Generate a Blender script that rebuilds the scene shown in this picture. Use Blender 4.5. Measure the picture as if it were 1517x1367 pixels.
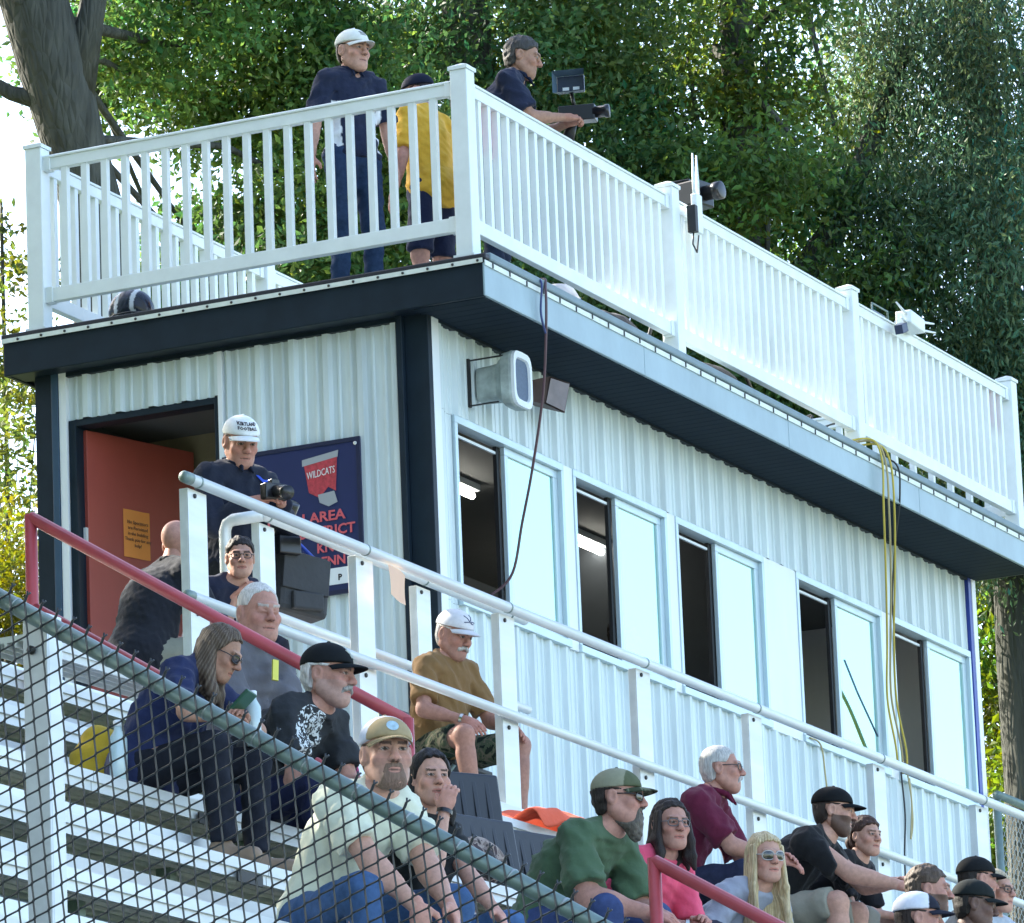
import bpy, bmesh, math, random
import numpy as np
from mathutils import Vector, Matrix

random.seed(7)
rng = np.random.default_rng(7)
sc = bpy.context.scene
col = sc.collection
for o in list(bpy.data.objects):
    bpy.data.objects.remove(o)

# ------------------------------------------------------------------ camera
cd = bpy.data.cameras.new("camera")
cam = bpy.data.objects.new("camera", cd)
col.objects.link(cam)
cd.sensor_width = 36.0
cd.lens = 9045.57 / 1517.0 * 36.0
cd.clip_start = 0.5
cd.clip_end = 2000
cam.matrix_world = Matrix((
    (0.43928006, -0.19905835, -0.87601872, -31.24406),
    (-0.89751435, -0.13930091, -0.4184056, -15.12294),
    (-0.03874308, 0.97003661, -0.23984984, 1.6),
    (0, 0, 0, 1)))
sc.camera = cam

# ------------------------------------------------------------------ sky, sun, exposure
SUN_EL = math.radians(36)
SUN_AZ = math.atan2(0.10, 0.99)          # clockwise from +Y towards +X
w = bpy.data.worlds.new("World")
sc.world = w
w.use_nodes = True
wn = w.node_tree
bgn = wn.nodes["Background"]
sky = wn.nodes.new("ShaderNodeTexSky")
sky.sky_type = 'NISHITA'
sky.sun_disc = False
sky.sun_elevation = SUN_EL
sky.sun_rotation = SUN_AZ
sky.altitude = 300
sky.air_density = 1.0
sky.dust_density = 2.2
sky.ozone_density = 0.6
wn.links.new(sky.outputs[0], bgn.inputs[0])
bgn.inputs[1].default_value = 0.15
sl = bpy.data.lights.new("sun", 'SUN')
sl.energy = 4.0
sl.angle = math.radians(0.53)
sl.color = (1.0, 0.93, 0.80)
sun = bpy.data.objects.new("sun", sl)
col.objects.link(sun)
sdir = Vector((math.sin(SUN_AZ) * math.cos(SUN_EL), math.cos(SUN_AZ) * math.cos(SUN_EL), math.sin(SUN_EL)))
sun.rotation_euler = sdir.to_track_quat('Z', 'Y').to_euler()
sun.location = (0, 30, 40)
sc.view_settings.view_transform = 'Standard'
sc.view_settings.look = 'None'
sc.view_settings.exposure = 2.2
sc.view_settings.gamma = 1.0
try:
    sc.cycles.max_bounces = 8
    sc.cycles.diffuse_bounces = 4
    sc.cycles.transparent_max_bounces = 12
    sc.cycles.use_denoising = True
except Exception:
    pass

# ------------------------------------------------------------------ helpers
def lin(h):
    if isinstance(h, str):
        h = h.lstrip('#')
        c = [int(h[i:i + 2], 16) / 255 for i in (0, 2, 4)]
        return tuple(((x + .055) / 1.055) ** 2.4 if x > .04045 else x / 12.92 for x in c)
    return tuple(h)

MATS = {}
def M(name, rgb=(.5, .5, .5), rough=.6, metal=0.0, nz=None, bump=None, attr=False, spec=.5, stretch=(1, 1, 1), extra=None, sheen=0):
    """procedural material: base colour varied by noise nz=(scale, amount), bump=(scale, strength, distance)"""
    if name in MATS:
        return MATS[name]
    m = bpy.data.materials.new(name)
    m.use_nodes = True
    nt = m.node_tree
    N, Lk = nt.nodes, nt.links
    b = N["Principled BSDF"]
    b.inputs['Roughness'].default_value = rough
    b.inputs['Metallic'].default_value = metal
    b.inputs['Specular IOR Level'].default_value = spec
    if sheen:
        b.inputs['Sheen Weight'].default_value = sheen
    tc = N.new("ShaderNodeTexCoord")
    mp = N.new("ShaderNodeMapping")
    mp.inputs['Scale'].default_value = stretch
    Lk.new(tc.outputs['Object'], mp.inputs[0])
    src = None
    if attr:
        a = N.new("ShaderNodeAttribute")
        a.attribute_name = "Col"
        src = a.outputs['Color']
    else:
        r = N.new("ShaderNodeRGB")
        r.outputs[0].default_value = (*lin(rgb), 1)
        src = r.outputs[0]
    if nz:
        t = N.new("ShaderNodeTexNoise")
        t.inputs['Scale'].default_value = nz[0]
        t.inputs['Detail'].default_value = 6
        t.inputs['Roughness'].default_value = .62
        Lk.new(mp.outputs[0], t.inputs['Vector'])
        mr = N.new("ShaderNodeMapRange")
        mr.inputs[1].default_value = .25
        mr.inputs[2].default_value = .75
        mr.inputs[3].default_value = 1 - nz[1]
        mr.inputs[4].default_value = 1 + nz[1] * (.4 if not attr else .8)
        Lk.new(t.outputs['Fac'], mr.inputs[0])
        mx = N.new("ShaderNodeVectorMath")
        mx.operation = 'SCALE'
        Lk.new(src, mx.inputs[0])
        Lk.new(mr.outputs[0], mx.inputs['Scale'])
        src = mx.outputs[0]
    Lk.new(src, b.inputs['Base Color'])
    if bump:
        t2 = N.new("ShaderNodeTexNoise")
        t2.inputs['Scale'].default_value = bump[0]
        t2.inputs['Detail'].default_value = 5
        Lk.new(mp.outputs[0], t2.inputs['Vector'])
        bp = N.new("ShaderNodeBump")
        bp.inputs['Strength'].default_value = bump[1]
        bp.inputs['Distance'].default_value = bump[2] if len(bump) > 2 else .01
        Lk.new(t2.outputs['Fac'], bp.inputs['Height'])
        Lk.new(bp.outputs[0], b.inputs['Normal'])
    if extra:
        extra(nt, b, src, mp)
    MATS[name] = m
    return m

ORG = {}
def org_of(p):
    while p is not None and p.parent is not None:
        p = p.parent
    return ORG.get(p.name, Vector((0, 0, 0))) if p else Vector((0, 0, 0))

def tag(o, label=None, cat=None, group=None, kind=None):
    if label: o['label'] = label
    if cat: o['category'] = cat
    if group: o['group'] = group
    if kind: o['kind'] = kind
    return o

def thing(name, label, cat, loc=(0, 0, 0), group=None):
    o = bpy.data.objects.new(name, None)
    col.objects.link(o)
    o.location = loc
    o.empty_display_size = .1
    ORG[o.name] = Vector(loc)
    return tag(o, label, cat, group)

def link_mesh(name, me, parent=None, loc=None):
    o = bpy.data.objects.new(name, me)
    col.objects.link(o)
    if parent:
        o.parent = parent
    if loc is not None:
        o.location = loc
    return o

def frame(d, up=(0, 0, 1)):
    d = Vector(d).normalized()
    u = Vector(up)
    if abs(d.dot(u.normalized())) > .98:
        u = Vector((1, 0, 0)) if abs(d.x) < .9 else Vector((0, 1, 0))
    a = d.cross(u).normalized()
    b = a.cross(d).normalized()
    return a, b, d

class MB:
    """collects shapes; build() links them as one mesh object"""
    def __init__(s):
        s.v, s.f, s.sm = [], [], []
    def add(s, vs, fs, smooth=False):
        n = len(s.v)
        s.v += [tuple(x) for x in vs]
        s.f += [[i + n for i in f] for f in fs]
        s.sm += [smooth] * len(fs)
        return s
    def bx(s, x0, x1, y0, y1, z0, z1):
        v = [(x, y, z) for x in (x0, x1) for y in (y0, y1) for z in (z0, z1)]
        return s.add(v, [(0, 1, 3, 2), (4, 6, 7, 5), (0, 4, 5, 1), (2, 3, 7, 6), (0, 2, 6, 4), (1, 5, 7, 3)])
    def ob(s, c, ax, ay, az):
        """oriented box: centre and three half-axis vectors"""
        c, ax, ay, az = map(Vector, (c, ax, ay, az))
        v = [c + ax * i + ay * j + az * k for i in (-1, 1) for j in (-1, 1) for k in (-1, 1)]
        return s.add(v, [(0, 1, 3, 2), (4, 6, 7, 5), (0, 4, 5, 1), (2, 3, 7, 6), (0, 2, 6, 4), (1, 5, 7, 3)])
    def tube(s, pts, r, n=8, caps=True, smooth=True):
        pts = [Vector(p) for p in pts]
        rs = r if isinstance(r, (list, tuple)) else [r] * len(pts)
        vs, fs = [], []
        pa = None
        for i, p in enumerate(pts):
            d = (pts[min(i + 1, len(pts) - 1)] - pts[max(i - 1, 0)])
            if d.length < 1e-9: d = Vector((0, 0, 1))
            d.normalize()
            if pa is None:
                a, b, _ = frame(d)
            else:
                a = (pa - d * pa.dot(d))
                a = a.normalized() if a.length > 1e-6 else frame(d)[0]
                b = a.cross(d)
            pa = a
            for k in range(n):
                t = 2 * math.pi * k / n
                vs.append(p + (a * math.cos(t) + b * math.sin(t)) * rs[i])
        for i in range(len(pts) - 1):
            for k in range(n):
                k2 = (k + 1) % n
                fs.append((i * n + k, i * n + k2, (i + 1) * n + k2, (i + 1) * n + k))
        if caps:
            fs.append(tuple(range(n - 1, -1, -1)))
            fs.append(tuple((len(pts) - 1) * n + k for k in range(n)))
        return s.add(vs, fs, smooth)
    def lathe(s, c, axis, prof, n=20, smooth=True, squash=None):
        """prof: list of (distance along axis, radius)"""
        a, b, d = frame(axis)
        if squash: b = b * squash
        c = Vector(c)
        vs, fs = [], []
        for h, r in prof:
            for k in range(n):
                t = 2 * math.pi * k / n
                vs.append(c + d * h + (a * math.cos(t) + b * math.sin(t)) * r)
        for i in range(len(prof) - 1):
            for k in range(n):
                k2 = (k + 1) % n
                fs.append((i * n + k, i * n + k2, (i + 1) * n + k2, (i + 1) * n + k))
        fs.append(tuple(range(n - 1, -1, -1)))
        fs.append(tuple((len(prof) - 1) * n + k for k in range(n)))
        return s.add(vs, fs, smooth)
    def prism(s, poly, vec, smooth=False):
        """extrude a 3D polygon by vec"""
        n = len(poly)
        vec = Vector(vec)
        vs = [Vector(p) for p in poly] + [Vector(p) + vec for p in poly]
        fs = [tuple(range(n - 1, -1, -1)), tuple(range(n, 2 * n))]
        for i in range(n):
            j = (i + 1) % n
            fs.append((i, j, n + j, n + i))
        return s.add(vs, fs, smooth)
    def grid(s, P, thick=None, smooth=True):
        """P[i][j] grid of points -> sheet, optional thickness vector"""
        ni, nj = len(P), len(P[0])
        vs = [Vector(P[i][j]) for i in range(ni) for j in range(nj)]
        fs = [(i * nj + j, i * nj + j + 1, (i + 1) * nj + j + 1, (i + 1) * nj + j) for i in range(ni - 1) for j in range(nj - 1)]
        if thick is not None:
            t = Vector(thick)
            m = len(vs)
            vs += [p + t for p in vs]
            fs2 = [tuple(reversed([q + m for q in f])) for f in fs]
            rim = [(0, j) for j in range(nj)] + [(i, nj - 1) for i in range(1, ni)] + [(ni - 1, j) for j in range(nj - 2, -1, -1)] + [(i, 0) for i in range(ni - 2, 0, -1)]
            rim = [i * nj + j for i, j in rim]
            fs3 = [(rim[k], rim[(k + 1) % len(rim)], rim[(k + 1) % len(rim)] + m, rim[k] + m) for k in range(len(rim))]
            fs = fs + fs2 + fs3
        return s.add(vs, fs, smooth)
    def mesh(s, name, mat, o=Vector((0, 0, 0))):
        me = bpy.data.meshes.new(name)
        me.from_pydata([(p[0] - o[0], p[1] - o[1], p[2] - o[2]) for p in s.v], [], s.f)
        me.polygons.foreach_set('use_smooth', s.sm)
        if mat: me.materials.append(mat)
        bm = bmesh.new(); bm.from_mesh(me)
        bmesh.ops.recalc_face_normals(bm, faces=bm.faces)
        bm.to_mesh(me); bm.free()
        return me
    def build(s, name, mat, parent=None, bevel=0, at=None):
        o = org_of(parent) if parent else Vector(at or (0, 0, 0))
        ob = link_mesh(name, s.mesh(name, mat, o), parent)
        if not parent:
            ob.location = o
            ORG[ob.name] = o
        if bevel:
            md = ob.modifiers.new('bevel', 'BEVEL')
            md.width = bevel
            md.segments = 2
            md.limit_method = 'ANGLE'
            md.harden_normals = False
        return ob

def box(name, mat, parent, x0, x1, y0, y1, z0, z1, bevel=0):
    return MB().bx(x0, x1, y0, y1, z0, z1).build(name, mat, parent, bevel)

def np_mesh(name, V, Fq, mat, colors=None, smooth=True):
    me = bpy.data.meshes.new(name)
    V = np.asarray(V, np.float32)
    Fq = np.asarray(Fq, np.int32)
    nf, k = Fq.shape
    me.vertices.add(len(V))
    me.vertices.foreach_set('co', V.ravel())
    me.loops.add(nf * k)
    me.loops.foreach_set('vertex_index', Fq.ravel())
    me.polygons.add(nf)
    me.polygons.foreach_set('loop_start', np.arange(0, nf * k, k, dtype=np.int32))
    me.polygons.foreach_set('loop_total', np.full(nf, k, np.int32))
    me.polygons.foreach_set('use_smooth', np.full(nf, smooth, bool))
    me.update(calc_edges=True)
    if colors is not None:
        a = me.attributes.new('Col', 'FLOAT_COLOR', 'POINT')
        c = np.ones((len(V), 4), np.float32)
        c[:, :3] = colors
        a.data.foreach_set('color', c.ravel())
    if mat: me.materials.append(mat)
    return me

FONT = None
def text_mesh(name, s, size, mat, origin, right, up, parent, depth=.002, align='CENTER', bold=0.0, sx=1.0):
    """flat lettering as real geometry on the plane (right, up)"""
    cu = bpy.data.curves.new(name, 'FONT')
    cu.body = s
    cu.size = size
    cu.align_x = align
    cu.align_y = 'CENTER'
    cu.extrude = depth
    cu.offset = bold
    cu.resolution_u = 2
    to = bpy.data.objects.new(name, cu)
    col.objects.link(to)
    dg = bpy.context.evaluated_depsgraph_get()
    me = bpy.data.meshes.new_from_object(to.evaluated_get(dg))
    bpy.data.objects.remove(to)
    r, u = Vector(right).normalized(), Vector(up).normalized()
    n = r.cross(u)
    o = Vector(origin) - org_of(parent)
    for v in me.vertices:
        c = v.co.copy()
        v.co = o + r * c.x * sx + u * c.y + n * c.z
    me.materials.clear()
    me.materials.append(mat)
    return link_mesh(name, me, parent)
# ------------------------------------------------------------------ materials of the setting
vinyl = M("white_vinyl", (.76, .81, .80), .4, nz=(5, .10), spec=.4)
siding_m = M("white_steel_siding", (.65, .73, .73), .42, nz=(3.5, .26), stretch=(1.6, 1.6, .22), bump=(2.2, .12, .02))
navy_m = M("dark_navy_trim", (.010, .020, .032), .5, nz=(6, .3), spec=.25)
blue_m = M("blue_trim", (.02, .05, .32), .4, nz=(5, .2))
white_trim = M("white_trim", (.76, .79, .80), .4, nz=(4, .07), stretch=(1, 1, .3))
fascia_m = M("grey_blue_metal_fascia", (.30, .40, .43), .36, nz=(2.2, .22), bump=(3, .25, .02), stretch=(1, 1, .6))
membrane_m = M("grey_roof_membrane", (.20, .27, .30), .6, nz=(6, .2))
strip_m = M("pale_edge_strip", (.72, .76, .70), .4, nz=(12, .15))
black_m = M("black_rubber", (.012, .012, .014), .5, nz=(10, .2))
alu = M("aluminium", (.70, .73, .73), .46, metal=.25, nz=(9, .16), bump=(40, .06, .004), stretch=(.15, 1, 1))
alu_dull = M("weathered_aluminium", (.62, .65, .66), .42, metal=.45, nz=(5, .25), stretch=(.12, 1, 1), bump=(30, .08, .004))
galv = M("galvanised_steel", (.20, .27, .25), .48, metal=.35, nz=(14, .25), bump=(60, .08, .003))
red_m = M("red_handrail_paint", (.45, .065, .075), .42, nz=(7, .22), bump=(30, .08, .004))
door_m = M("red_door_paint", (.36, .07, .05), .45, nz=(2.5, .15), stretch=(1, 1, .4))
orange_p = M("orange_paper", (.75, .26, .05), .8, nz=(8, .08))
peach_p = M("peach_paper", (.80, .52, .36), .8, nz=(8, .08))
ink = M("black_ink", (.02, .015, .02), .7)
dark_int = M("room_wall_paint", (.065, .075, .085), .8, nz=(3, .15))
ceil_int = M("room_ceiling_paint", (.15, .155, .15), .85, nz=(3, .1))
wood_int = M("counter_wood", (.16, .10, .06), .5, nz=(8, .3), stretch=(.2, 1, 1))
screw_m = M("dark_screw", (.05, .05, .05), .4, metal=.6)
wire_m = M("black_coated_wire", (.022, .026, .03), .32, nz=(20, .2), spec=.6)
wire_g = M("galvanised_wire", (.30, .34, .34), .4, metal=.6)

def glass_extra(nt, b, src, mp):
    N, Lk = nt.nodes, nt.links
    out = N["Material Output"]
    g = N.new("ShaderNodeBsdfGlossy"); g.inputs['Roughness'].default_value = .015
    g.inputs['Color'].default_value = (.70, .92, .82, 1)
    t = N.new("ShaderNodeBsdfTransparent"); t.inputs['Color'].default_value = (.55, .72, .66, 1)
    mx = N.new("ShaderNodeMixShader"); mx.inputs[0].default_value = .30
    Lk.new(g.outputs[0], mx.inputs[1]); Lk.new(t.outputs[0], mx.inputs[2])
    Lk.new(mx.outputs[0], out.inputs['Surface'])
glass_m = M("reflective_window_glass", (.7, .9, .85), .05, extra=glass_extra)

def emit(name, c, s):
    m = bpy.data.materials.new(name); m.use_nodes = True
    b = m.node_tree.nodes["Principled BSDF"]
    b.inputs['Base Color'].default_value = (*c, 1)
    b.inputs['Emission Color'].default_value = (*c, 1)
    b.inputs['Emission Strength'].default_value = s
    return m
tube_light = emit("lit_fluorescent_tube", (1, .97, .88), 5.0)

# ------------------------------------------------------------------ ground
def hgt(x, y):
    z = max(0.0, .6 * (y + 3.8) + 4.5)
    z = min(z, 5.6) + .25 * math.sin(x * .21) * math.sin(y * .17 + 1) * min(1, max(0, (y + 2) / 8))
    return z + max(0, (y - 8)) * .03
xs = [-400, -120, -60, -40, -30, -24, -18, -12, -6, 0, 6, 12, 18, 26, 40, 70, 120, 400]
ys = [-400, -150, -60, -30, -20, -14, -11.3, -9, -6, -4, -1.97, 0, 3, 6, 10, 16, 24, 40, 80, 200, 400]
ground_m = M("grass_ground", (.10, .14, .045), .95, nz=(.6, .5), bump=(9, .6, .05))
g = MB().grid([[(x, y, hgt(x, y)) for y in ys] for x in xs]).build("ground", ground_m)
tag(g, "grassy ground under the stand and the trees", "ground", kind="structure")
bounce_gravel_m = M("bounce_gravel", (.42, .41, .38), .95, nz=(3, .25), bump=(30, .5, .02))
g = MB().bx(-60, 60, -24, -11.6, -.05, .02).build("bounce_strip", bounce_gravel_m)  # unseen pale strip, added to bounce light onto the front faces
tag(g, "unseen pale gravel strip added to bounce light onto the stand", "bounce_strip", kind="structure")

# ------------------------------------------------------------------ press box
pbx = thing("press_box", "white ribbed steel press box with navy trim above the bleachers", "building", (.14, .41, 5.6))
ZR0, ZR1 = 11.175, 11.42         # soffit, roof top
YF, XS = .41, .14                # outer face of front wall, of side wall
YB, XE = 3.0, 8.80

def siding_profile(length, major=.229, off=.0):
    """(along, out) outline of ribbed sheet"""
    P = [(0, 0)]
    x = off
    while x < length + .3:
        for dx, o in ((-.034, 0), (-.018, .03), (.018, .03), (.034, 0), (.076 - .013, 0), (.076 - .006, .010), (.076 + .006, .010), (.076 + .013, 0),
                      (.152 - .013, 0), (.152 - .006, .010), (.152 + .006, .010), (.152 + .013, 0)):
            q = x + dx
            if 0.002 < q < length - .002: P.append((q, o))
        x += major
    P.append((length, 0))
    return P

def siding_panel(axis, a0, a1, z0, z1, parent, off):
    P = siding_profile(a1 - a0, off=off)
    m = MB()
    vs, n = [], len(P)
    for z in (z0, z1):
        for q, o in P:
            vs.append((a0 + q, YF - o, z) if axis == 'x' else (XS - o, a0 + q, z))
    m.add(vs, [(i, i + 1, n + i + 1, n + i) for i in range(n - 1)])
    return m.build("siding_panel", siding_m, parent)

def siding_run(axis, a0, a1, z0, z1):
    a = a0
    k = 0
    while a < a1 - .01:
        b = min(a + .916, a1)
        siding_panel(axis, a, b, z0, z1, pbx, .03)
        a = b

WZ0, WZ1 = 9.47, 10.61
# front wall: sheets above and below the windows, boards behind them
siding_run('x', .26, 8.70, WZ1 + .012, ZR0)
siding_run('x', .26, 8.70, 7.42, WZ0 - .012)
siding_run('x', .26, .44, WZ0 - .01, WZ1 + .01)
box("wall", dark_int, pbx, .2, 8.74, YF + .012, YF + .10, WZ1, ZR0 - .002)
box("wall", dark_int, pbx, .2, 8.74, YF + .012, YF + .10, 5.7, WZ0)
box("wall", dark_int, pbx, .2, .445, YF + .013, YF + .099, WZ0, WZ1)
# corner trims
box("top_trim", navy_m, pbx, .265, 8.698, YF - .034, YF + .011, ZR0 - .028, ZR0 - .001)
box("top_trim", navy_m, pbx, XS - .036, XS + .011, .578, 2.89, ZR0 - .030, ZR0 - .003)
MB().bx(.118, .17, YF - .035, YF + .12, 7.42, ZR0 - .001).build("corner_trim", navy_m, pbx, .004)
MB().bx(.1705, .262, YF - .036, YF + .01, 7.42, ZR0 - .001).build("corner_trim", white_trim, pbx, .003)
MB().bx(8.755, 8.83, YF - .04, YF + .05, 7.0, ZR0 - .001).build("corner_trim", white_trim, pbx, .003)
MB().bx(8.70, 8.754, YF - .036, YF + .01, 7.0, ZR0 - .001).build("corner_trim", blue_m, pbx, .003)
box("wall", white_trim, pbx, 8.74, XE, YF + .02, YB, 5.7, ZR0 - .002)
box("wall", dark_int, pbx, .22, 8.74, YB - .1, YB, 5.7, ZR0 - .002)
# side wall with the door opening
DY0, DY1, DZ0, DZ1 = 1.80, 2.84, 8.78, 10.87
siding_run('y', .575, DY0 - .03, 7.42, ZR0)
siding_run('y', DY0 - .03, DY1 + .05, DZ1 + .005, ZR0)
siding_run('y', DY0 - .03, DY1 + .05, 7.42, DZ0 - .01)
MB().bx(XS - .034, XS + .01, DY0 - .035, DY0 - .004, DZ0, ZR0 - .002).build("door_trim", white_trim, pbx, .002)
MB().bx(XS - .038, XS + .01, DY1 + .004, DY1 + .055, 7.42, ZR0 - .002).build("door_trim", white_trim, pbx, .002)
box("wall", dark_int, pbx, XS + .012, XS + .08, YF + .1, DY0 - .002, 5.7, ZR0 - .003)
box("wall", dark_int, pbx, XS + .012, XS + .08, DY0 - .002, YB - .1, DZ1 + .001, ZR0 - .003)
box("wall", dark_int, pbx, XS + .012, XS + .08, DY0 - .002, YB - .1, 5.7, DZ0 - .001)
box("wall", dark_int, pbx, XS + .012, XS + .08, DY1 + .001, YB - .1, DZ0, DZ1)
MB().bx(XS - .045, XS + .02, DY1 + .058, DY1 + .105, 7.2, ZR0 - .001).build("corner_trim", M("slate_blue_trim", (.035, .075, .13), .4, nz=(5, .2)), pbx, .003)
MB().bx(XS - .04, XS + .2, DY1 + .107, YB + .06, 6.2, ZR0 - .001).build("corner_trim", navy_m, pbx, .004)
MB().bx(XS - .06, XS - .0, YF + .121, .572, 7.42, ZR0 - .001).build("corner_trim", navy_m, pbx, .004)
# door frame
fr = MB()
fr.bx(XS - .02, XS + .10, DY0, DY0 + .03, DZ0, DZ1)
fr.bx(XS - .02, XS + .10, DY1 - .05, DY1, DZ0, DZ1)
fr.bx(XS - .018, XS + .10, DY0 + .0301, DY1 - .0501, DZ1 - .04, DZ1 - .001)
fr.build("door_frame", navy_m, pbx, .003)
# open red door leaf (hinged on the far jamb, swung inwards)
da = math.radians(73)
hinge = Vector((XS + .07, DY1 - .055, 0))
du = Vector((math.sin(da), -math.cos(da), 0))
dn_ = Vector((-du.y, du.x, 0)) * -1
door = MB().ob(hinge + du * .455 + Vector((0, 0, (DZ0 + DZ1) / 2 - .01)), du * .455, dn_ * .022, Vector((0, 0, (DZ1 - DZ0) / 2 - .04))).build("door", door_m, pbx, .003)
face = dn_ if dn_.x < 0 else -dn_
for z0, z1, u0, u1 in ((8.95, 9.32, .10, .42), (8.95, 9.32, .49, .81), (9.42, 9.52, .10, .42), (9.42, 9.52, .49, .81)):
    pm = MB()
    for (a, b, c, d) in ((u0, u1, z0, z0 + .012), (u0, u1, z1 - .012, z1), (u0, u0 + .012, z0 + .0125, z1 - .0125), (u1 - .012, u1, z0 + .0125, z1 - .0125)):
        pm.ob(hinge + du * (a + b) / 2 + face * .024 + Vector((0, 0, (c + d) / 2)), du * (b - a) / 2, face * .006, Vector((0, 0, (d - c) / 2)))
    pm.build("panel_moulding", M("dark_red_moulding", (.25, .04, .05), .5), door)
MB().ob(hinge + du * .0 + face * .0 + Vector((-.02, -.01, 10.15)), (.012, 0, 0), (0, .01, 0), (0, 0, .055)).build("hinge", alu, door)
MB().lathe(hinge + du * .85 + face * .02 + Vector((0, 0, 9.75)), face, [(0, .03), (.03, .012), (.045, .028), (.07, .022)]).build("door_knob", alu, door)
# interior floor, ceiling, counter, beam
box("floor", wood_int, pbx, .22, 8.74, .52, YB - .1, DZ0 - .1, DZ0 - .02)
box("ceiling", ceil_int, pbx, .22, 8.74, .51, YB - .1, 10.95, 11.0)
box("beam", M("beam_wood", (.30, .26, .16), .7, nz=(6, .2)), pbx, 1.15, 1.42, .52, YB - .11, 10.72, 10.949)
box("counter", wood_int, pbx, .3, 8.7, .53, 1.0, 9.36, 9.41)
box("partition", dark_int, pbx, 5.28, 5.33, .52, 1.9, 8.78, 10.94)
# fluorescent lights inside
for x0, x1, wl in ((2.10, 3.32, 'the window nearest the navy corner'), (4.72, 5.90, 'the second window'), (5.98, 6.91, 'the third window')):
    t = thing("strip_light", "lit strip light on the press box ceiling behind " + wl, "light", ((x0 + x1) / 2, 1.68, 10.93), "lit strip lights inside the press box")
    MB().bx(x0 - .02, x1 + .02, 1.63, 1.73, 10.905, 10.948).build("housing", white_trim, t)
    MB().tube([(x0, 1.68, 10.875), (x1, 1.68, 10.875)], .022, 10).build("tube", tube_light, t)

# windows
UN = ((.45, 1.95), (2.09, 3.48), (3.62, 5.02), (5.56, 7.04), (7.22, 8.69))
win_alu = M("window_frame_aluminium", (.55, .66, .70), .35, metal=.3, nz=(5, .12), stretch=(1, 1, .3))
for i, (a, b) in enumerate(UN):
    wdw = MB()
    yo, yi = YF - .03, YF + .07
    wdw.bx(a, b, yo, yi, WZ1 - .035, WZ1 + .012).bx(a, b, yo - .012, yi, WZ0 - .012, WZ0 + .035)
    wdw.bx(a, a + .035, yo, yi, WZ0 + .0351, WZ1 - .0351).bx(b - .035, b, yo, yi, WZ0 + .0351, WZ1 - .0351)
    wob = wdw.build("window", win_alu, pbx, .003)
    mid = a + (b - a) * .49
    sash = MB()
    s0, s1, sz0, sz1 = mid - .01, b - .036, WZ0 + .036, WZ1 - .036
    ys0, ys1 = YF + .0, YF + .03
    sash.bx(s0, s1, ys0, ys1, sz1 - .05, sz1).bx(s0, s1, ys0, ys1, sz0, sz0 + .05).bx(s0, s0 + .045, ys0, ys1, sz0 + .0501, sz1 - .0501).bx(s1 - .06, s1, ys0, ys1, sz0 + .0501, sz1 - .0501)
    sash.build("sash", win_alu, wob, .003)
    MB().bx(s0 + .044, s1 - .059, YF + .012, YF + .017, sz0 + .049, sz1 - .049).build("pane", glass_m, wob)
    # tilted transom blind edge in the open half and black gasket
    MB().bx(mid - .05, mid - .012, YF + .035, YF + .06, sz0, sz1).build("slider_gasket", black_m, wob)
    MB().bx(a + .05, mid - .05, YF + .04, YF + .055, WZ1 - .085, WZ1 - .068).build("track", alu, wob)
    MB().bx(a + .036, a + .048, YF - .01, YF + .05, sz0, sz1).build("jamb_gasket", black_m, wob)
for a, b in ((1.951, 2.089), (3.481, 3.619), (5.021, 5.559), (7.041, 7.219)):
    MB().bx(a, b, YF - .022, YF + .09, WZ0 - .012, WZ1 + .012).build("mullion", white_trim, pbx, .003)
crk = MB().tube([(6.42, YF + .008, 10.17), (6.62, YF + .008, 9.98), (6.95, YF + .008, 9.72)], .0035, 5)
crk.build("glass_crack_tape", M("dark_blue_tape", (.05, .09, .22), .5), pbx)

# roof slab, fascias, soffit
RX0, RX1, RY0, RY1 = -.05, 8.86, -.09, 3.19
box("roof", membrane_m, pbx, RX0 + .03, RX1 - .03, RY0 + .03, RY1 - .03, ZR0 + .03, ZR1 - .006)
MB().bx(RX0, RX0 + .03, RY0 + .004, RY1, ZR0 - .01, ZR1 - .03).build("side_fascia", navy_m, pbx, .006)
MB().bx(RX1 - .03, RX1, RY0 + .004, RY1, ZR0 - .01, ZR1 - .03).build("side_fascia", navy_m, pbx, .006)
MB().bx(RX0 + .03, RX1 - .03, RY1 - .03, RY1 - .001, ZR0 - .01, ZR1 - .03).build("back_fascia", navy_m, pbx, .006)
x = RX0 + .001
while x < RX1 - .02:                     # bent sheet lengths along the front
    x2 = min(x + 2.24, RX1 - .001)
    MB().bx(x, x2 - .003, RY0 - .003, RY0 + .02, ZR0 - .006, ZR1 - .05).build("front_fascia", fascia_m, pbx, .004)
    x = x2
MB().bx(RX0 - .012, RX0 + .05, RY0 - .02, RY1 + .01, ZR1 - .0295, ZR1 + .006).build("roof_edge", M("black_roof_edge", (.018, .02, .03), .5, nz=(5, .3)), pbx, .008)
MB().bx(RX0 + .051, RX1, RY0 - .024, RY0 + .06, ZR1 - .028, ZR1 + .022).build("roof_edge", membrane_m, pbx, .01)
MB().bx(RX0 - .018, RX0 - .0125, RY0, RY1, ZR1 - .052, ZR1 - .024).build("edge_strip", strip_m, pbx)
MB().bx(RX0 + .0, RX1, RY0 - .0105, RY0 - .0045, ZR1 - .066, ZR1 - .034).build("edge_strip", strip_m, pbx)
sm = MB().lathe((0, 0, 0), (-1, 0, 0), [(0, .009), (.006, .008)], 8).mesh("screw", screw_m)
for k in range(20):
    o = link_mesh("screw", sm, pbx, Vector((RX0 - .018, RY0 + .03 + k * .165, ZR1 - .038)) - ORG[pbx.name])
sm2 = MB().bx(-.005, .005, -.006, 0, -.016, .016).mesh("clip", screw_m)
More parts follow.
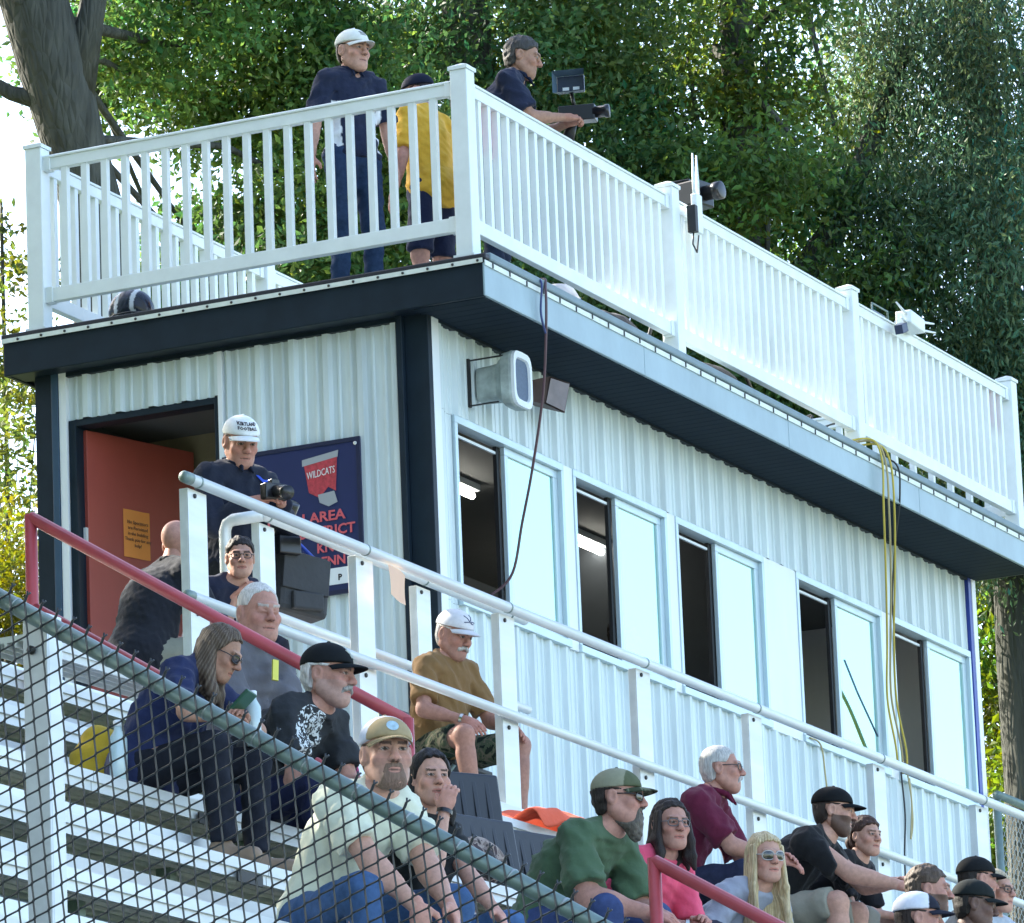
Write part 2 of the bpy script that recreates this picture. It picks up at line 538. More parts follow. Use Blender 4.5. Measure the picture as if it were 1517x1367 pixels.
for k in range(39):
    o = link_mesh("clip", sm2, pbx, Vector((RX0 + .10 + k * .229, RY0 - .0105, ZR1 - .05 + .004 * math.sin(k * 2.3))) - ORG[pbx.name])
sp = MB().bx(0, .094, RY0 + .02, YF - .002, -.012, 0).bx(.0941, .0999, RY0 + .02, YF - .002, -.004, 0).mesh("soffit_slat", M("navy_soffit", (.015, .026, .038), .75, nz=(4, .2), spec=.1))
for k in range(89):
    link_mesh("soffit_slat", sp, pbx, Vector((RX0 + .032 + k * .0992, 0, ZR0)) - ORG[pbx.name])
box("side_soffit", navy_m, pbx, RX0 + .03, XS + .02, YF, RY1 - .03, ZR0 - .004, ZR0 + .01)
box("far_soffit", navy_m, pbx, XE - .02, RX1 - .03, YF, RY1 - .03, ZR0 - .004, ZR0 + .01)
box("soffit_backing", navy_m, pbx, RX0 + .03, RX1 - .03, RY0 + .021, RY1 - .03, ZR0 + .012, ZR0 + .028)

# ------------------------------------------------------------------ roof railing
rl = thing("roof_railing", "white vinyl picket railing around the press box roof deck", "railing", (0, 0, ZR1))
RO = ORG[rl.name]
PW, RT, RB0, RB1 = .112, 12.55, 11.613, 11.70
post_me = MB().bx(0, PW, 0, PW, ZR1 - .01, 12.60).mesh("post", vinyl, (0, 0, ZR1))
cap_me = MB().add([(-.008, -.008, 0), (PW + .008, -.008, 0), (PW + .008, PW + .008, 0), (-.008, PW + .008, 0), (-.008, -.008, .022), (PW + .008, -.008, .022), (PW + .008, PW + .008, .022), (-.008, PW + .008, .022), (PW / 2, PW / 2, .052)],
                  [(3, 2, 1, 0), (0, 1, 5, 4), (1, 2, 6, 5), (2, 3, 7, 6), (3, 0, 4, 7), (4, 5, 8), (5, 6, 8), (6, 7, 8), (7, 4, 8)]).mesh("post_cap", vinyl)
skirt_me = MB().bx(-.012, PW + .012, -.012, PW + .012, 0, .03).mesh("post_skirt", vinyl)
def rpost(x, y):
    p = link_mesh("post", post_me, rl, Vector((x, y, 0)))
    md = p.modifiers.new('bevel', 'BEVEL'); md.width = .006; md.segments = 2
    c = link_mesh("post_cap", cap_me, p, Vector((0, 0, 12.60 - ZR1)))
    link_mesh("post_skirt", skirt_me, p, Vector((0, 0, .003)))
LX = 2.94
WY = 3.04 - PW
XPOS = [0, LX, 2 * LX, 3 * LX]
for x in XPOS:
    rpost(x, 0); rpost(x, WY)
bal_me = MB().bx(-.02, .02, -.02, .02, RB1 - .012, RT - .078).mesh("baluster", vinyl, (0, 0, ZR1))
def rail_x(x0, x1, yc):
    t = MB().bx(x0, x1, yc - .026, yc + .026, RT - .092, RT - .022)
    t.prism([(x0, yc - .036, RT - .0219), (x0, yc + .036, RT - .0219), (x0, yc + .036, RT - .008), (x0, yc + .018, RT), (x0, yc - .018, RT), (x0, yc - .036, RT - .008)], (x1 - x0, 0, 0))
    t.build("top_rail", vinyl, rl, .004)
    MB().bx(x0, x1, yc - .026, yc + .026, RB0, RB1).build("bottom_rail", vinyl, rl, .004)
    for s, xx in ((1, x0), (-1, x1)):
        [MB().bx(min(xx, xx + s * .05), max(xx, xx + s * .05), yc - .034, yc + .034, za, zb).build("rail_bracket", vinyl, rl, .003) for za, zb in ((RT - .1, RT - .018), (RB0 - .006, RB1 + .006))]
    n = 21
    for k in range(n):
        link_mesh("baluster", bal_me, rl, Vector((x0 + (x1 - x0) * (k + 1) / (n + 1), yc, 0)))
def rail_y(y0, y1, xc):
    t = MB().bx(xc - .026, xc + .026, y0, y1, RT - .092, RT - .022)
    t.prism([(xc - .036, y0, RT - .0219), (xc + .036, y0, RT - .0219), (xc + .036, y0, RT - .008), (xc + .018, y0, RT), (xc - .018, y0, RT), (xc - .036, y0, RT - .008)], (0, y1 - y0, 0))
    t.build("top_rail", vinyl, rl, .004)
    MB().bx(xc - .026, xc + .026, y0, y1, RB0, RB1).build("bottom_rail", vinyl, rl, .004)
    for s, yy in ((1, y0), (-1, y1)):
        [MB().bx(xc - .034, xc + .034, min(yy, yy + s * .05), max(yy, yy + s * .05), za, zb).build("rail_bracket", vinyl, rl, .003) for za, zb in ((RT - .1, RT - .018), (RB0 - .006, RB1 + .006))]
    n = 19
    for k in range(n):
        link_mesh("baluster", bal_me, rl, Vector((xc, y0 + (y1 - y0) * (k + 1) / (n + 1), 0)))
for i in range(3):
    rail_x(XPOS[i] + PW, XPOS[i + 1], PW / 2)
    rail_x(XPOS[i] + PW, XPOS[i + 1], WY + PW / 2)
rail_y(PW, WY, PW / 2)
rail_y(PW, WY, XPOS[3] + PW / 2)

# ------------------------------------------------------------------ walkway, landing
wk = thing("walkway", "aluminium walkway deck in front of the press box wall", "walkway", (-6.5, -1.5, 7.5))
y = -1.5
while y < .37:
    MB().bx(-6.5, 10.4, y, min(y + .235, .372), 7.455, 7.5).build("deck_plank", alu_dull, wk, .004)
    y += .24
MB().bx(-6.52, 10.4, -1.535, -1.502, 7.40, 7.506).build("edge_plank", alu, wk, .004)
MB().bx(-6.545, -6.521, -1.53, .37, 7.40, 7.506).build("edge_plank", alu, wk, .004)
MB().bx(-6.4, 10.3, -1.46, -1.40, 7.2, 7.45).bx(-6.4, 10.3, .1, .16, 7.2, 7.45).build("joist", galv, wk)
for x in (-6.0, -3, 0, 3, 6, 9):
    MB().bx(x, x + .1, -1.46, -1.36, 4.6, 7.2).bx(x, x + .1, .08, .18, 4.9, 7.2).build("support_leg", galv, wk)
MB().bx(-6.4, 10.3, -.02, .0, 5.4, 7.4).build("skirt_panel", navy_m, wk)
ld = thing("landing", "raised aluminium landing outside the open red door", "landing", (-3.6, 0, 8.05))
y = -.32
while y < 2.9:
    MB().bx(-3.62, -.02, y, y + .235, 8.005, 8.05).build("deck_plank", alu_dull, ld, .004)
    y += .24
for k in range(4):
    z = 8.05 + (k + 1) * .18
    MB().bx(-1.15 + k * .28, .06, DY0 - .05, DY1 + .1, z - .04, z).build("step_tread", alu_dull, ld, .003)
MB().bx(-3.642, -3.621, -.34, 2.9, 7.94, 8.056).build("edge_plank", alu, ld, .003)
MB().bx(-3.642, -.02, -.345, -.322, 7.94, 8.056).build("edge_plank", alu, ld, .003)
for x in (-3.5, -2.0, -.3):
    for yy in (-.25, 2.6):
        MB().bx(x, x + .09, yy, yy + .09, 5.5 if yy > 1 else 7.5, 8.0).build("support_leg", galv, ld)

def guard(name, label, posts, y, ztop, zmid, zbot, x0, x1, pw=.17, ends=True):
    t = thing(name, label, "railing", (x0, y, zbot))
    m = MB().tube([(x0, y - .012, ztop), (x1, y - .012, ztop)], .029, 14).build("top_pipe", alu, t)
    MB().tube([(x0, y - .012, zmid), (x1, y - .012, zmid)], .026, 14).build("middle_pipe", alu, t)
    for x in posts:
        p = MB()
        p.bx(x - pw / 2, x + pw / 2, y + .022, y + .030, zbot, ztop - .03).bx(x - pw / 2, x - pw / 2 + .008, y + .0301, y + .07, zbot, ztop - .03).bx(x + pw / 2 - .008, x + pw / 2, y + .0301, y + .07, zbot, ztop - .03)
        po = p.build("post", alu, t, .002)
        for zz in (ztop - .06, zmid - .06, zbot + .1):
            MB().lathe((x - .03, y + .022, zz), (0, -1, 0), [(0, .012), (.007, .012), (.010, .008)], 8).build("bolt", screw_m, po)
        MB().tube([(x - .06, y - .012, ztop), (x - .045, y - .012, ztop)], .031, 14).build("pipe_collar", galv, po)
    if ends:
        MB().lathe((x0 - .02, y - .012, ztop), (1, 0, 0), [(-.012, .02), (0, .029), (.06, .031)], 14).build("end_cap", galv, t)
        MB().lathe((x0 - .02, y - .012, zmid), (1, 0, 0), [(-.012, .02), (0, .026), (.05, .028)], 14).build("end_cap", galv, t)
    return t
gp = [-6.25, -4.51, -2.88, -1.17, .36, 2.2, 3.85, 5.55, 7.25, 8.95]
guard("guard_rail", "aluminium pipe guard rail along the front edge of the walkway", gp, -1.53, 8.567, 7.99, 7.40, -6.42, 10.4, .185)
rr = guard("guard_rail", "shorter aluminium guard rail at the edge of the raised landing", [-3.36, -1.52, -.45], -.37, 9.125, 8.60, 7.95, -3.46, -.3, .17, ends=False)
MB().tube([(-3.46, -.38, 9.125), (-3.46, -.20, 9.125), (-3.46, -.165, 9.11), (-3.46, -.15, 9.07), (-3.46, -.15, 8.02)], .033, 14).build("return_pipe", alu, rr)
MB().tube([(-3.46, -.38, 8.60), (-3.46, -.15, 8.60)], .03, 14).build("return_pipe", alu, rr)

# ------------------------------------------------------------------ bleachers
BD = -.04
BN = math.hypot(1, BD)
UX = Vector((1, BD, 0)) / BN
VY = Vector((BD, -1, 0)) / BN            # down the slope, horizontally
BO = Vector((-10.5, -3.81, 6.105))       # front top edge of row 0
RUN, RISE = .76, .456
def bpt(k, t, back=0, up=0):
    return BO + VY * (k * RUN - back) + UX * t + Vector((0, 0, up - k * RISE))
bl = thing("bleachers", "tiered aluminium bleachers with long plank seats", "bleachers", bpt(0, -5.2))
def plank_me(name, length, depth, mat):
    m = MB()
    prof = [(0, 0), (0, -.040), (.012, -.040), (.012, -.076), (.02, -.076), (.02, -.03)]
    n = 4
    for j in range(n):
        y0 = .03 + (depth - .05) * j / n
        prof += [(y0, -.03), (y0 + .004, -.058), (y0 + .012, -.058), (y0 + .016, -.03)]
    prof += [(depth - .008, -.03), (depth - .008, -.06), (depth, -.06), (depth, 0)]
    poly = [-VY * a + Vector((0, 0, b)) for a, b in prof]
    m.prism(poly, UX * length)
    return m.mesh(name, mat)
SEG = 4.4
seat_me = plank_me("seat_plank", SEG - .006, .27, alu)
foot_me = plank_me("foot_plank", SEG - .006, .24, alu_dull)
riser_me = MB().prism([Vector((0, 0, 0)), Vector((0, 0, .215)), -VY * .02 + Vector((0, 0, .215)), -VY * .02], UX * (SEG - .006)).mesh("riser_board", alu_dull)
bo = ORG[bl.name]
for k in range(-2, 10):
    for s in range(5):
        t0 = -5.2 + s * SEG
        link_mesh("seat_plank", seat_me, bl, bpt(k, t0) - bo)
        link_mesh("foot_plank", foot_me, bl, bpt(k, t0, .30, -.004) - bo)
        link_mesh("riser_board", riser_me, bl, bpt(k, t0, .56, .02) - bo)
short_me = plank_me("seat_plank", 2.6, .27, alu)
link_mesh("seat_plank", short_me, bl, bpt(-4, 3.6, .03, -.10) - bo)
for i in range(12):                      # raking stringers under the planks
    t = -5.0 + i * 1.85
    a, b = bpt(-2, t, .6, -.1), bpt(9, t, 0, -.1)
    d = b - a
    MB().prism([a, a + Vector((0, 0, -.22)), a + Vector((0, 0, -.22)) + UX * .05, a + UX * .05], d).build("stringer", galv, bl)
    for k in (-2, 1, 4, 7):
        q = bpt(k, t, .3, -.2)
        MB().bx(q.x, q.x + .08, q.y, q.y + .08, hgt(q.x, q.y) - .1, q.z).build("frame_leg", galv, bl)
    for k in range(-2, 10):
        q = bpt(k, t, .16, -.06)
        MB().bx(q.x, q.x + .05, q.y - .03, q.y + .03, q.z - .36, q.z).build("seat_bracket", galv, bl)
# dark pennants of cloth hanging under the planks are left out; small rubber pads between planks
for k, t in ((0, .05), (1, .55), (2, -1.2), (1, -.95)):
    q = bpt(k, t, -.004, -.07)
    MB().ob(q, UX * .09, VY * .004, Vector((0, 0, .022))).build("rubber_pad", black_m, bl)

# aisle handrails, painted red
def aisle_rail(name, label, y0, z0, y1, z1, x=-9.3, drop=.39, lower_stop=None):
    t = thing(name, label, "handrail", (x, y0, z0 - 1.1))
    d = Vector((0, y1 - y0, z1 - z0))
    A, B = Vector((x, y0, z0)), Vector((x, y1, z1))
    dz = Vector((0, 0, -drop))
    MB().tube([A + Vector((0, 0, -.012)), A, B], .027, 12).build("top_bar", red_m, t)
    MB().tube([A + dz, B + dz], .024, 12).build("lower_bar", red_m, t)
    MB().tube([A + Vector((0, 0, .012)), A + Vector((0, 0, -.95))], .027, 12).build("post", red_m, t)
    MB().tube([B + Vector((0, 0, .012)), B + Vector((0, 0, -.95))], .027, 12).build("post", red_m, t)
    return t
aisle_rail("aisle_handrail", "red pipe aisle handrail rising towards the open red door", -2.36, 7.69, -4.12, 6.585)
aisle_rail("aisle_handrail", "red pipe aisle handrail beside the woman in the pink shirt", -5.20, 5.882, -6.9, 4.84)

# ------------------------------------------------------------------ chain link fences
def chain_link(name, label, A, along, upv, length, height, step, mat, wire_r, barb, nrm_off=.0, vstep=None):
    """A: start of the top edge; each wire is a zigzag of its own, neighbours hooked in opposite phase"""
    along, upv = Vector(along).normalized(), Vector(upv).normalized()
    t = thing(name, label, "fence", A)
    nrm = along.cross(upv).normalized()
    vs_ = vstep or step
    nh = int(height / vs_)
    mes = []
    for ph in (0, 1):
        pts = []
        for j in range(nh + 1):
            hi = (j + ph) % 2
            q = along * (hi * step) - upv * (j * vs_) + nrm * (wire_r * (1.0 if hi else -1.0))
            pts += [q + upv * vs_ * .11, q - upv * vs_ * .11]
        top = pts[0]
        pts = [top + upv * barb + along * (.010 if ph else -.006) + nrm * .004, top + upv * barb * .45 + nrm * .003] + pts
        mes.append(MB().tube(pts, wire_r, 5).mesh("wire", mat))
    n = int(length / step)
    for i in range(n):
        o = link_mesh("wire", mes[i % 2], t, along * (i * step) + nrm * nrm_off)
    return t

FX = -15.8
fa, fb = Vector((FX, -5.03, 6.277)), Vector((FX, -8.95, 3.832))    # line of the top rail
fd = (fb - fa).normalized()
fu = Vector((0, -fd.z, fd.y)); fu = fu if fu.z > 0 else -fu
fc = chain_link("chain_link_fence", "black chain link fence with sloping pipe rail at the end of the bleachers", fa + fu * .03, fd, fu, 4.4, 1.6, .0305, wire_m, .0031, .026, -.032 if fd.cross(fu).x > 0 else .032, .0425)
fo = ORG[fc.name]
MB().tube([fa - fd * .8, fb + fd * .6], .0262, 16).build("top_rail", galv, fc)
ps = MB()
px, py = FX + .045, -6.12
ps.bx(px, px + .010, py - .042, py + .042, 2.4, 5.60).bx(px + .0101, px + .09, py - .042, py - .034, 2.4, 5.60).bx(px + .0101, px + .09, py + .034, py + .042, 2.4, 5.60)
po = ps.build("post", alu_dull, fc, .003)
MB().lathe((px - .002, py + .01, 5.49), (-1, 0, 0), [(0, .014), (.009, .014), (.012, .009)], 8).build("bolt", screw_m, po)
for yy, zz in ((-8.2, 4.25), (-4.2, 6.75)):
    MB().bx(px, px + .012, yy - .06, yy + .06, zz - 3, zz).bx(px + .0121, px + .10, yy - .06, yy - .052, zz - 3, zz).build("post", alu_dull, fc, .003)
tie_me = MB().lathe((0, 0, 0), fd, [(-.003, .0282), (.003, .0282)], 14).mesh("tie_wire", wire_g)
for i in range(26):
    link_mesh("tie_wire", tie_me, fc, fa + fd * (.1 + i * .19) - fo)

f2 = chain_link("chain_link_fence", "galvanised chain link fence beyond the far end of the press box", (8.9, .30, 9.50), (1, 0, 0), (0, 0, 1), 2.2, 2.1, .0354, wire_g, .0022, .02)
MB().tube([(8.86, .31, 9.60), (11.2, .31, 9.60)], .03, 12).build("top_rail", galv, f2)
for xx in (8.9, 11.1):
    MB().tube([(xx, .33, 7.3), (xx, .33, 9.62)], .03, 12).build("post", galv, f2)
# ------------------------------------------------------------------ signed-distance modelling for bodies and cloth
class Sdf:
    def __init__(s):
        s.ops, s.lo, s.hi = [], np.full(3, 1e9), np.full(3, -1e9)
        s.post = []
    def _bb(s, pts, r):
        for p in pts:
            p = np.asarray(p, float)
            s.lo = np.minimum(s.lo, p - r); s.hi = np.maximum(s.hi, p + r)
    def cap(s, a, b, ra, rb=None, k=.03, flat=False, sub=False):
        rb = ra if rb is None else rb
        a, b = np.asarray(a, float), np.asarray(b, float)
        if not sub: s._bb((a, b), max(ra, rb))
        s.ops.append(('c', a, b, ra, rb, k, flat, sub)); return s
    def ell(s, c, r, k=.03, R=None, sub=False):
        c, r = np.asarray(c, float), np.asarray(r, float)
        if not sub: s._bb((c,), r.max())
        s.ops.append(('e', c, r, R, k, sub)); return s
    def mesh(s, h):
        pad = 4 * h
        lo = s.lo - pad
        n = np.ceil((s.hi - s.lo + 2 * pad) / h).astype(int) + 1
        ax = [lo[i] + h * np.arange(n[i]) for i in range(3)]
        F = np.full(n, .5, np.float32)
        for op in s.ops:
            if op[0] == 'c':
                _, a, b, ra, rb, k, flat, sub = op
                ext = max(ra, rb) + k + 2.5 * h
                l, u = np.minimum(a, b) - ext, np.maximum(a, b) + ext
            else:
                _, c, r, R, k, sub = op
                ext = r.max() + k + 2.5 * h
                l, u = c - ext, c + ext
            sl = []
            for i in range(3):
                i0 = max(0, int((l[i] - lo[i]) / h)); i1 = min(n[i], int((u[i] - lo[i]) / h) + 2)
                sl.append(slice(i0, i1))
            if any(q.start >= q.stop for q in sl): continue
            X = ax[0][sl[0]][:, None, None]; Y = ax[1][sl[1]][None, :, None]; Z = ax[2][sl[2]][None, None, :]
            if op[0] == 'c':
                ab = b - a
                L2 = max(float(ab @ ab), 1e-9)
                px, py, pz = X - a[0], Y - a[1], Z - a[2]
                tr = (px * ab[0] + py * ab[1] + pz * ab[2]) / L2
                t = np.clip(tr, 0, 1.25 if flat else 1)
                d = np.sqrt((px - t * ab[0]) ** 2 + (py - t * ab[1]) ** 2 + (pz - t * ab[2]) ** 2) - (ra + (rb - ra) * np.minimum(t, 1))
                if flat: d = np.maximum(d, (tr - 1) * math.sqrt(L2))
            else:
                px, py, pz = X - c[0], Y - c[1], Z - c[2]
                if R is not None:
                    px, py, pz = (R[0][0] * px + R[1][0] * py + R[2][0] * pz, R[0][1] * px + R[1][1] * py + R[2][1] * pz, R[0][2] * px + R[1][2] * py + R[2][2] * pz)
                k0 = np.sqrt((px / r[0]) ** 2 + (py / r[1]) ** 2 + (pz / r[2]) ** 2)
                k1 = np.sqrt((px / r[0] ** 2) ** 2 + (py / r[1] ** 2) ** 2 + (pz / r[2] ** 2) ** 2) + 1e-6
                d = k0 * (k0 - 1) / k1
            d = d.astype(np.float32)
            G = F[sl[0], sl[1], sl[2]]
            if sub:
                d = -d
                hh = np.maximum(k - np.abs(G - d), 0) / k
                F[sl[0], sl[1], sl[2]] = np.maximum(G, d) + hh * hh * k * .25
            else:
                hh = np.maximum(k - np.abs(G - d), 0) / k
                F[sl[0], sl[1], sl[2]] = np.minimum(G, d) - hh * hh * k * .25
        X, Y, Z = np.meshgrid(*ax, indexing='ij', sparse=True)
        for fn in s.post:
            F = fn(F, X, Y, Z)
        return surface_nets(F, lo, h)

def surface_nets(F, lo, h):
    S = F < 0
    n = F.shape
    c = np.zeros((n[0] - 1, n[1] - 1, n[2] - 1), np.int8)
    for i in (0, 1):
        for j in (0, 1):
            for k in (0, 1):
                c += S[i:n[0] - 1 + i, j:n[1] - 1 + j, k:n[2] - 1 + k]
    act = (c > 0) & (c < 8)
    idx = np.argwhere(act)
    if len(idx) == 0:
        return np.zeros((0, 3)), np.zeros((0, 4), int)
    gid = np.full(act.shape, -1, np.int32)
    gid[act] = np.arange(len(idx))
    acc = np.zeros((len(idx), 3)); cnt = np.zeros(len(idx))
    corners = [(i, j, k) for i in (0, 1) for j in (0, 1) for k in (0, 1)]
    for a in corners:
        for d in range(3):
            if a[d] == 0:
                b = list(a); b[d] = 1
                fa = F[idx[:, 0] + a[0], idx[:, 1] + a[1], idx[:, 2] + a[2]]
                fb = F[idx[:, 0] + b[0], idx[:, 1] + b[1], idx[:, 2] + b[2]]
                m = (fa < 0) != (fb < 0)
                t = np.where(m, fa / np.where(m, fa - fb, 1), 0)
                p = np.tile(np.array(a, float), (len(idx), 1)); p[:, d] += t
                acc[m] += p[m]; cnt[m] += 1
    V = lo + h * (idx + acc / np.maximum(cnt, 1)[:, None])
    Q = []
    for d in range(3):
        e0 = [slice(None)] * 3; e1 = [slice(None)] * 3
        e0[d] = slice(0, n[d] - 1); e1[d] = slice(1, n[d])
        u, w_ = (d + 1) % 3, (d + 2) % 3
        A, B = S[tuple(e0)], S[tuple(e1)]
        ch = np.argwhere(A != B)
        ok = (ch[:, u] > 0) & (ch[:, w_] > 0) & (ch[:, u] < n[u] - 1) & (ch[:, w_] < n[w_] - 1)
        ch = ch[ok]
        if len(ch) == 0: continue
        ins = A[ch[:, 0], ch[:, 1], ch[:, 2]]
        def g(du, dw):
            q = ch.copy(); q[:, u] += du; q[:, w_] += dw
            return gid[q[:, 0], q[:, 1], q[:, 2]]
        q = np.stack([g(-1, -1), g(0, -1), g(0, 0), g(-1, 0)], 1)
        q[~ins] = q[~ins][:, ::-1]
        Q.append(q)
    Q = np.concatenate(Q)
    Q = Q[(Q >= 0).all(1)]
    return V, Q

def wob(F, X, Y, Z, amp, fr, seed, ridge=False):
    r = np.random.default_rng(seed)
    out = 0
    for i in range(5):
        d = r.normal(size=3); d /= np.linalg.norm(d)
        f_ = fr * r.uniform(.6, 1.7)
        q = np.sin(f_ * (d[0] * X + d[1] * Y + d[2] * Z) + r.uniform(0, 6.28) + .8 * np.sin(9 * (X * d[1] - Z * d[0]) + i))
        out = out + (2 * np.abs(q) - 1.1 if ridge else q)
    return F + (amp * .45 * out).astype(np.float32)

# materials worn
def skin_extra(nt, b, src, mp):
    b.inputs['Subsurface Weight'].default_value = .08
    b.inputs['Subsurface Radius'].default_value = (.012, .005, .003)
skin_m = M("skin", rough=.58, attr=True, nz=(45, .22), bump=(120, .25, .003), spec=.25, extra=skin_extra)
cloth_m = M("woven_cloth", rough=.88, attr=True, nz=(14, .12), bump=(26, .5, .010), spec=.15, sheen=.08)
denim_m = M("denim", rough=.9, attr=True, nz=(30, .28), bump=(40, .4, .006), spec=.12)
hair_m = M("hair", rough=.6, attr=True, nz=(150, .5), bump=(260, .9, .004), spec=.3, stretch=(1, 1, .12))
cap_m = M("cap_twill", rough=.85, attr=True, nz=(40, .1), bump=(220, .25, .002), spec=.15)
shoe_m = M("shoe_leather", rough=.6, attr=True, nz=(20, .15), bump=(60, .2, .003))
lens_m = M("dark_lens", (.01, .01, .012), .08, spec=.8)
frame_m = M("black_plastic", (.012, .012, .014), .3)
metal_m = M("bright_metal", (.6, .58, .52), .25, metal=1.0)

def camo_extra(cols):
    def fn(nt, b, src, mp):
        N, Lk = nt.nodes, nt.links
        t = N.new("ShaderNodeTexNoise"); t.inputs['Scale'].default_value = 16; t.inputs['Detail'].default_value = 2; t.inputs['Distortion'].default_value = .8
        Lk.new(mp.outputs[0], t.inputs['Vector'])
        r = N.new("ShaderNodeValToRGB"); r.color_ramp.interpolation = 'CONSTANT'
        e = r.color_ramp.elements
        for i, c in enumerate(cols):
            pos = (0, .42, .5, .58)[i]
            if i < 2:
                e[i].position = pos; e[i].color = (*c, 1)
            else:
                x = e.new(pos); x.color = (*c, 1)
        Lk.new(t.outputs['Fac'], r.inputs[0])
        Lk.new(r.outputs[0], b.inputs['Base Color'])
    return fn
camo_m = M("camouflage_cloth", rough=.9, bump=(30, .4, .008), spec=.12, extra=camo_extra(((.012, .018, .014), (.06, .075, .045), (.11, .10, .07), (.03, .05, .03))))
camo_cap_m = M("camouflage_cap_cloth", rough=.9, bump=(200, .2, .002), spec=.12, extra=camo_extra(((.05, .06, .035), (.16, .17, .11), (.10, .11, .07), (.03, .035, .02))))
camo_cap_m.node_tree.nodes["Noise Texture"].inputs['Scale'].default_value = 26
def print_extra(cx, cy, cz, rx, rz, scale):
    """white scribble print on the chest of a dark shirt"""
    def fn(nt, b, src, mp):
        N, Lk = nt.nodes, nt.links
        sep = N.new("ShaderNodeSeparateXYZ"); tc = [n for n in N if n.type == 'TEX_COORD'][0]
        Lk.new(tc.outputs['Object'], sep.inputs[0])
        def mth(op, a, c):
            m = N.new("ShaderNodeMath"); m.operation = op
            for i, v in enumerate((a, c)):
                if isinstance(v, (int, float)): m.inputs[i].default_value = v
                else: Lk.new(v, m.inputs[i])
            return m.outputs[0]
        ex = mth('POWER', mth('DIVIDE', mth('SUBTRACT', sep.outputs[0], cx), rx), 2)
        ey = mth('POWER', mth('DIVIDE', mth('SUBTRACT', sep.outputs[1], cy), rx), 2)
        ez = mth('POWER', mth('DIVIDE', mth('SUBTRACT', sep.outputs[2], cz), rz), 2)
        ins = mth('LESS_THAN', mth('ADD', mth('ADD', ex, ey), ez), 1)
        t = N.new("ShaderNodeTexNoise"); t.inputs['Scale'].default_value = scale; t.inputs['Detail'].default_value = 3; t.inputs['Distortion'].default_value = 2.2
        Lk.new(tc.outputs['Object'], t.inputs['Vector'])
        thr = mth('GREATER_THAN', t.outputs['Fac'], .53)
        f_ = mth('MULTIPLY', ins, thr)
        mx = N.new("ShaderNodeMix"); mx.data_type = 'RGBA'
        Lk.new(f_, mx.inputs[0]); Lk.new(src, mx.inputs[6]); mx.inputs[7].default_value = (.62, .66, .68, 1)
        Lk.new(mx.outputs[2], b.inputs['Base Color'])
    return fn

SKIN = dict(fair=(.50, .285, .215), tan=(.38, .21, .145), ruddy=(.45, .235, .18), dark=(.15, .09, .07))

def rotz(v, a):
    c, s_ = math.cos(a), math.sin(a)
    return np.array([c * v[0] - s_ * v[1], s_ * v[0] + c * v[1], v[2]])

def ik(S, T, l1, l2, pole):
    S, T = np.asarray(S, float), np.asarray(T, float)
    d = T - S; L = np.linalg.norm(d)
    if L > (l1 + l2) * .995:
        T = S + d / L * (l1 + l2) * .995; d = T - S; L = np.linalg.norm(d)
    L = max(L, abs(l1 - l2) + .02)
    u = d / max(np.linalg.norm(d), 1e-6)
    a = (l1 * l1 - l2 * l2 + L * L) / (2 * L)
    hgt_ = math.sqrt(max(l1 * l1 - a * a, 0))
    p = np.asarray(pole, float); p = p - u * (p @ u); p = p / max(np.linalg.norm(p), 1e-6)
    return S + u * a + p * hgt_, S + u * L

def hand_mesh(wrist, d, n, side, curl=.5, spread=.12, thumb=.5, size=1.0, point=0):
    """five-fingered hand; d = finger direction, n = back-of-hand normal, side=+1 right hand"""
    s = Sdf()
    s.ell((0, .048, 0), (.041, .05, .016), .02)
    s.cap((0, -.02, 0), (0, .03, 0), .026, .026, .02)
    tx = -side
    for i, (bx_, ln) in enumerate(((-.031, .066), (-.011, .078), (.011, .074), (.030, .058))):
        bx_ *= side; a = 0.0
        fi = i
        p = np.array([bx_, .085 - abs(bx_) * .2, 0.])
        sx = bx_ * spread * 8 * .3
        for j, fr in enumerate((.42, .32, .26)):
            a += curl * (.55, .8, .7)[j] * (1.0 if not (point and i == 0) else .15)
            q = p + ln * fr * np.array([sx, math.cos(a), -math.sin(a)])
            s.cap(p, q, .0092 - j * .0008, .0086 - j * .0008, .006)
            p = q
    p = np.array([tx * .03, .012, -.004]); q = p + np.array([tx * .026, .03, -.012 - .012 * thumb]); r = q + .03 * np.array([tx * (.5 - .7 * thumb), .8, -.55 * thumb])
    s.cap(p, q, .014, .0115, .012); s.cap(q, r, .0112, .009, .006)
    V, Q = s.mesh(.0052)
    V = V * size
    d = np.asarray(d, float); d /= np.linalg.norm(d)
    n = np.asarray(n, float); n = n - d * (n @ d); n /= max(np.linalg.norm(n), 1e-6)
    x = np.cross(d, n)
    return np.asarray(wrist) + V[:, :1] * x + V[:, 1:2] * d + V[:, 2:3] * n, Q

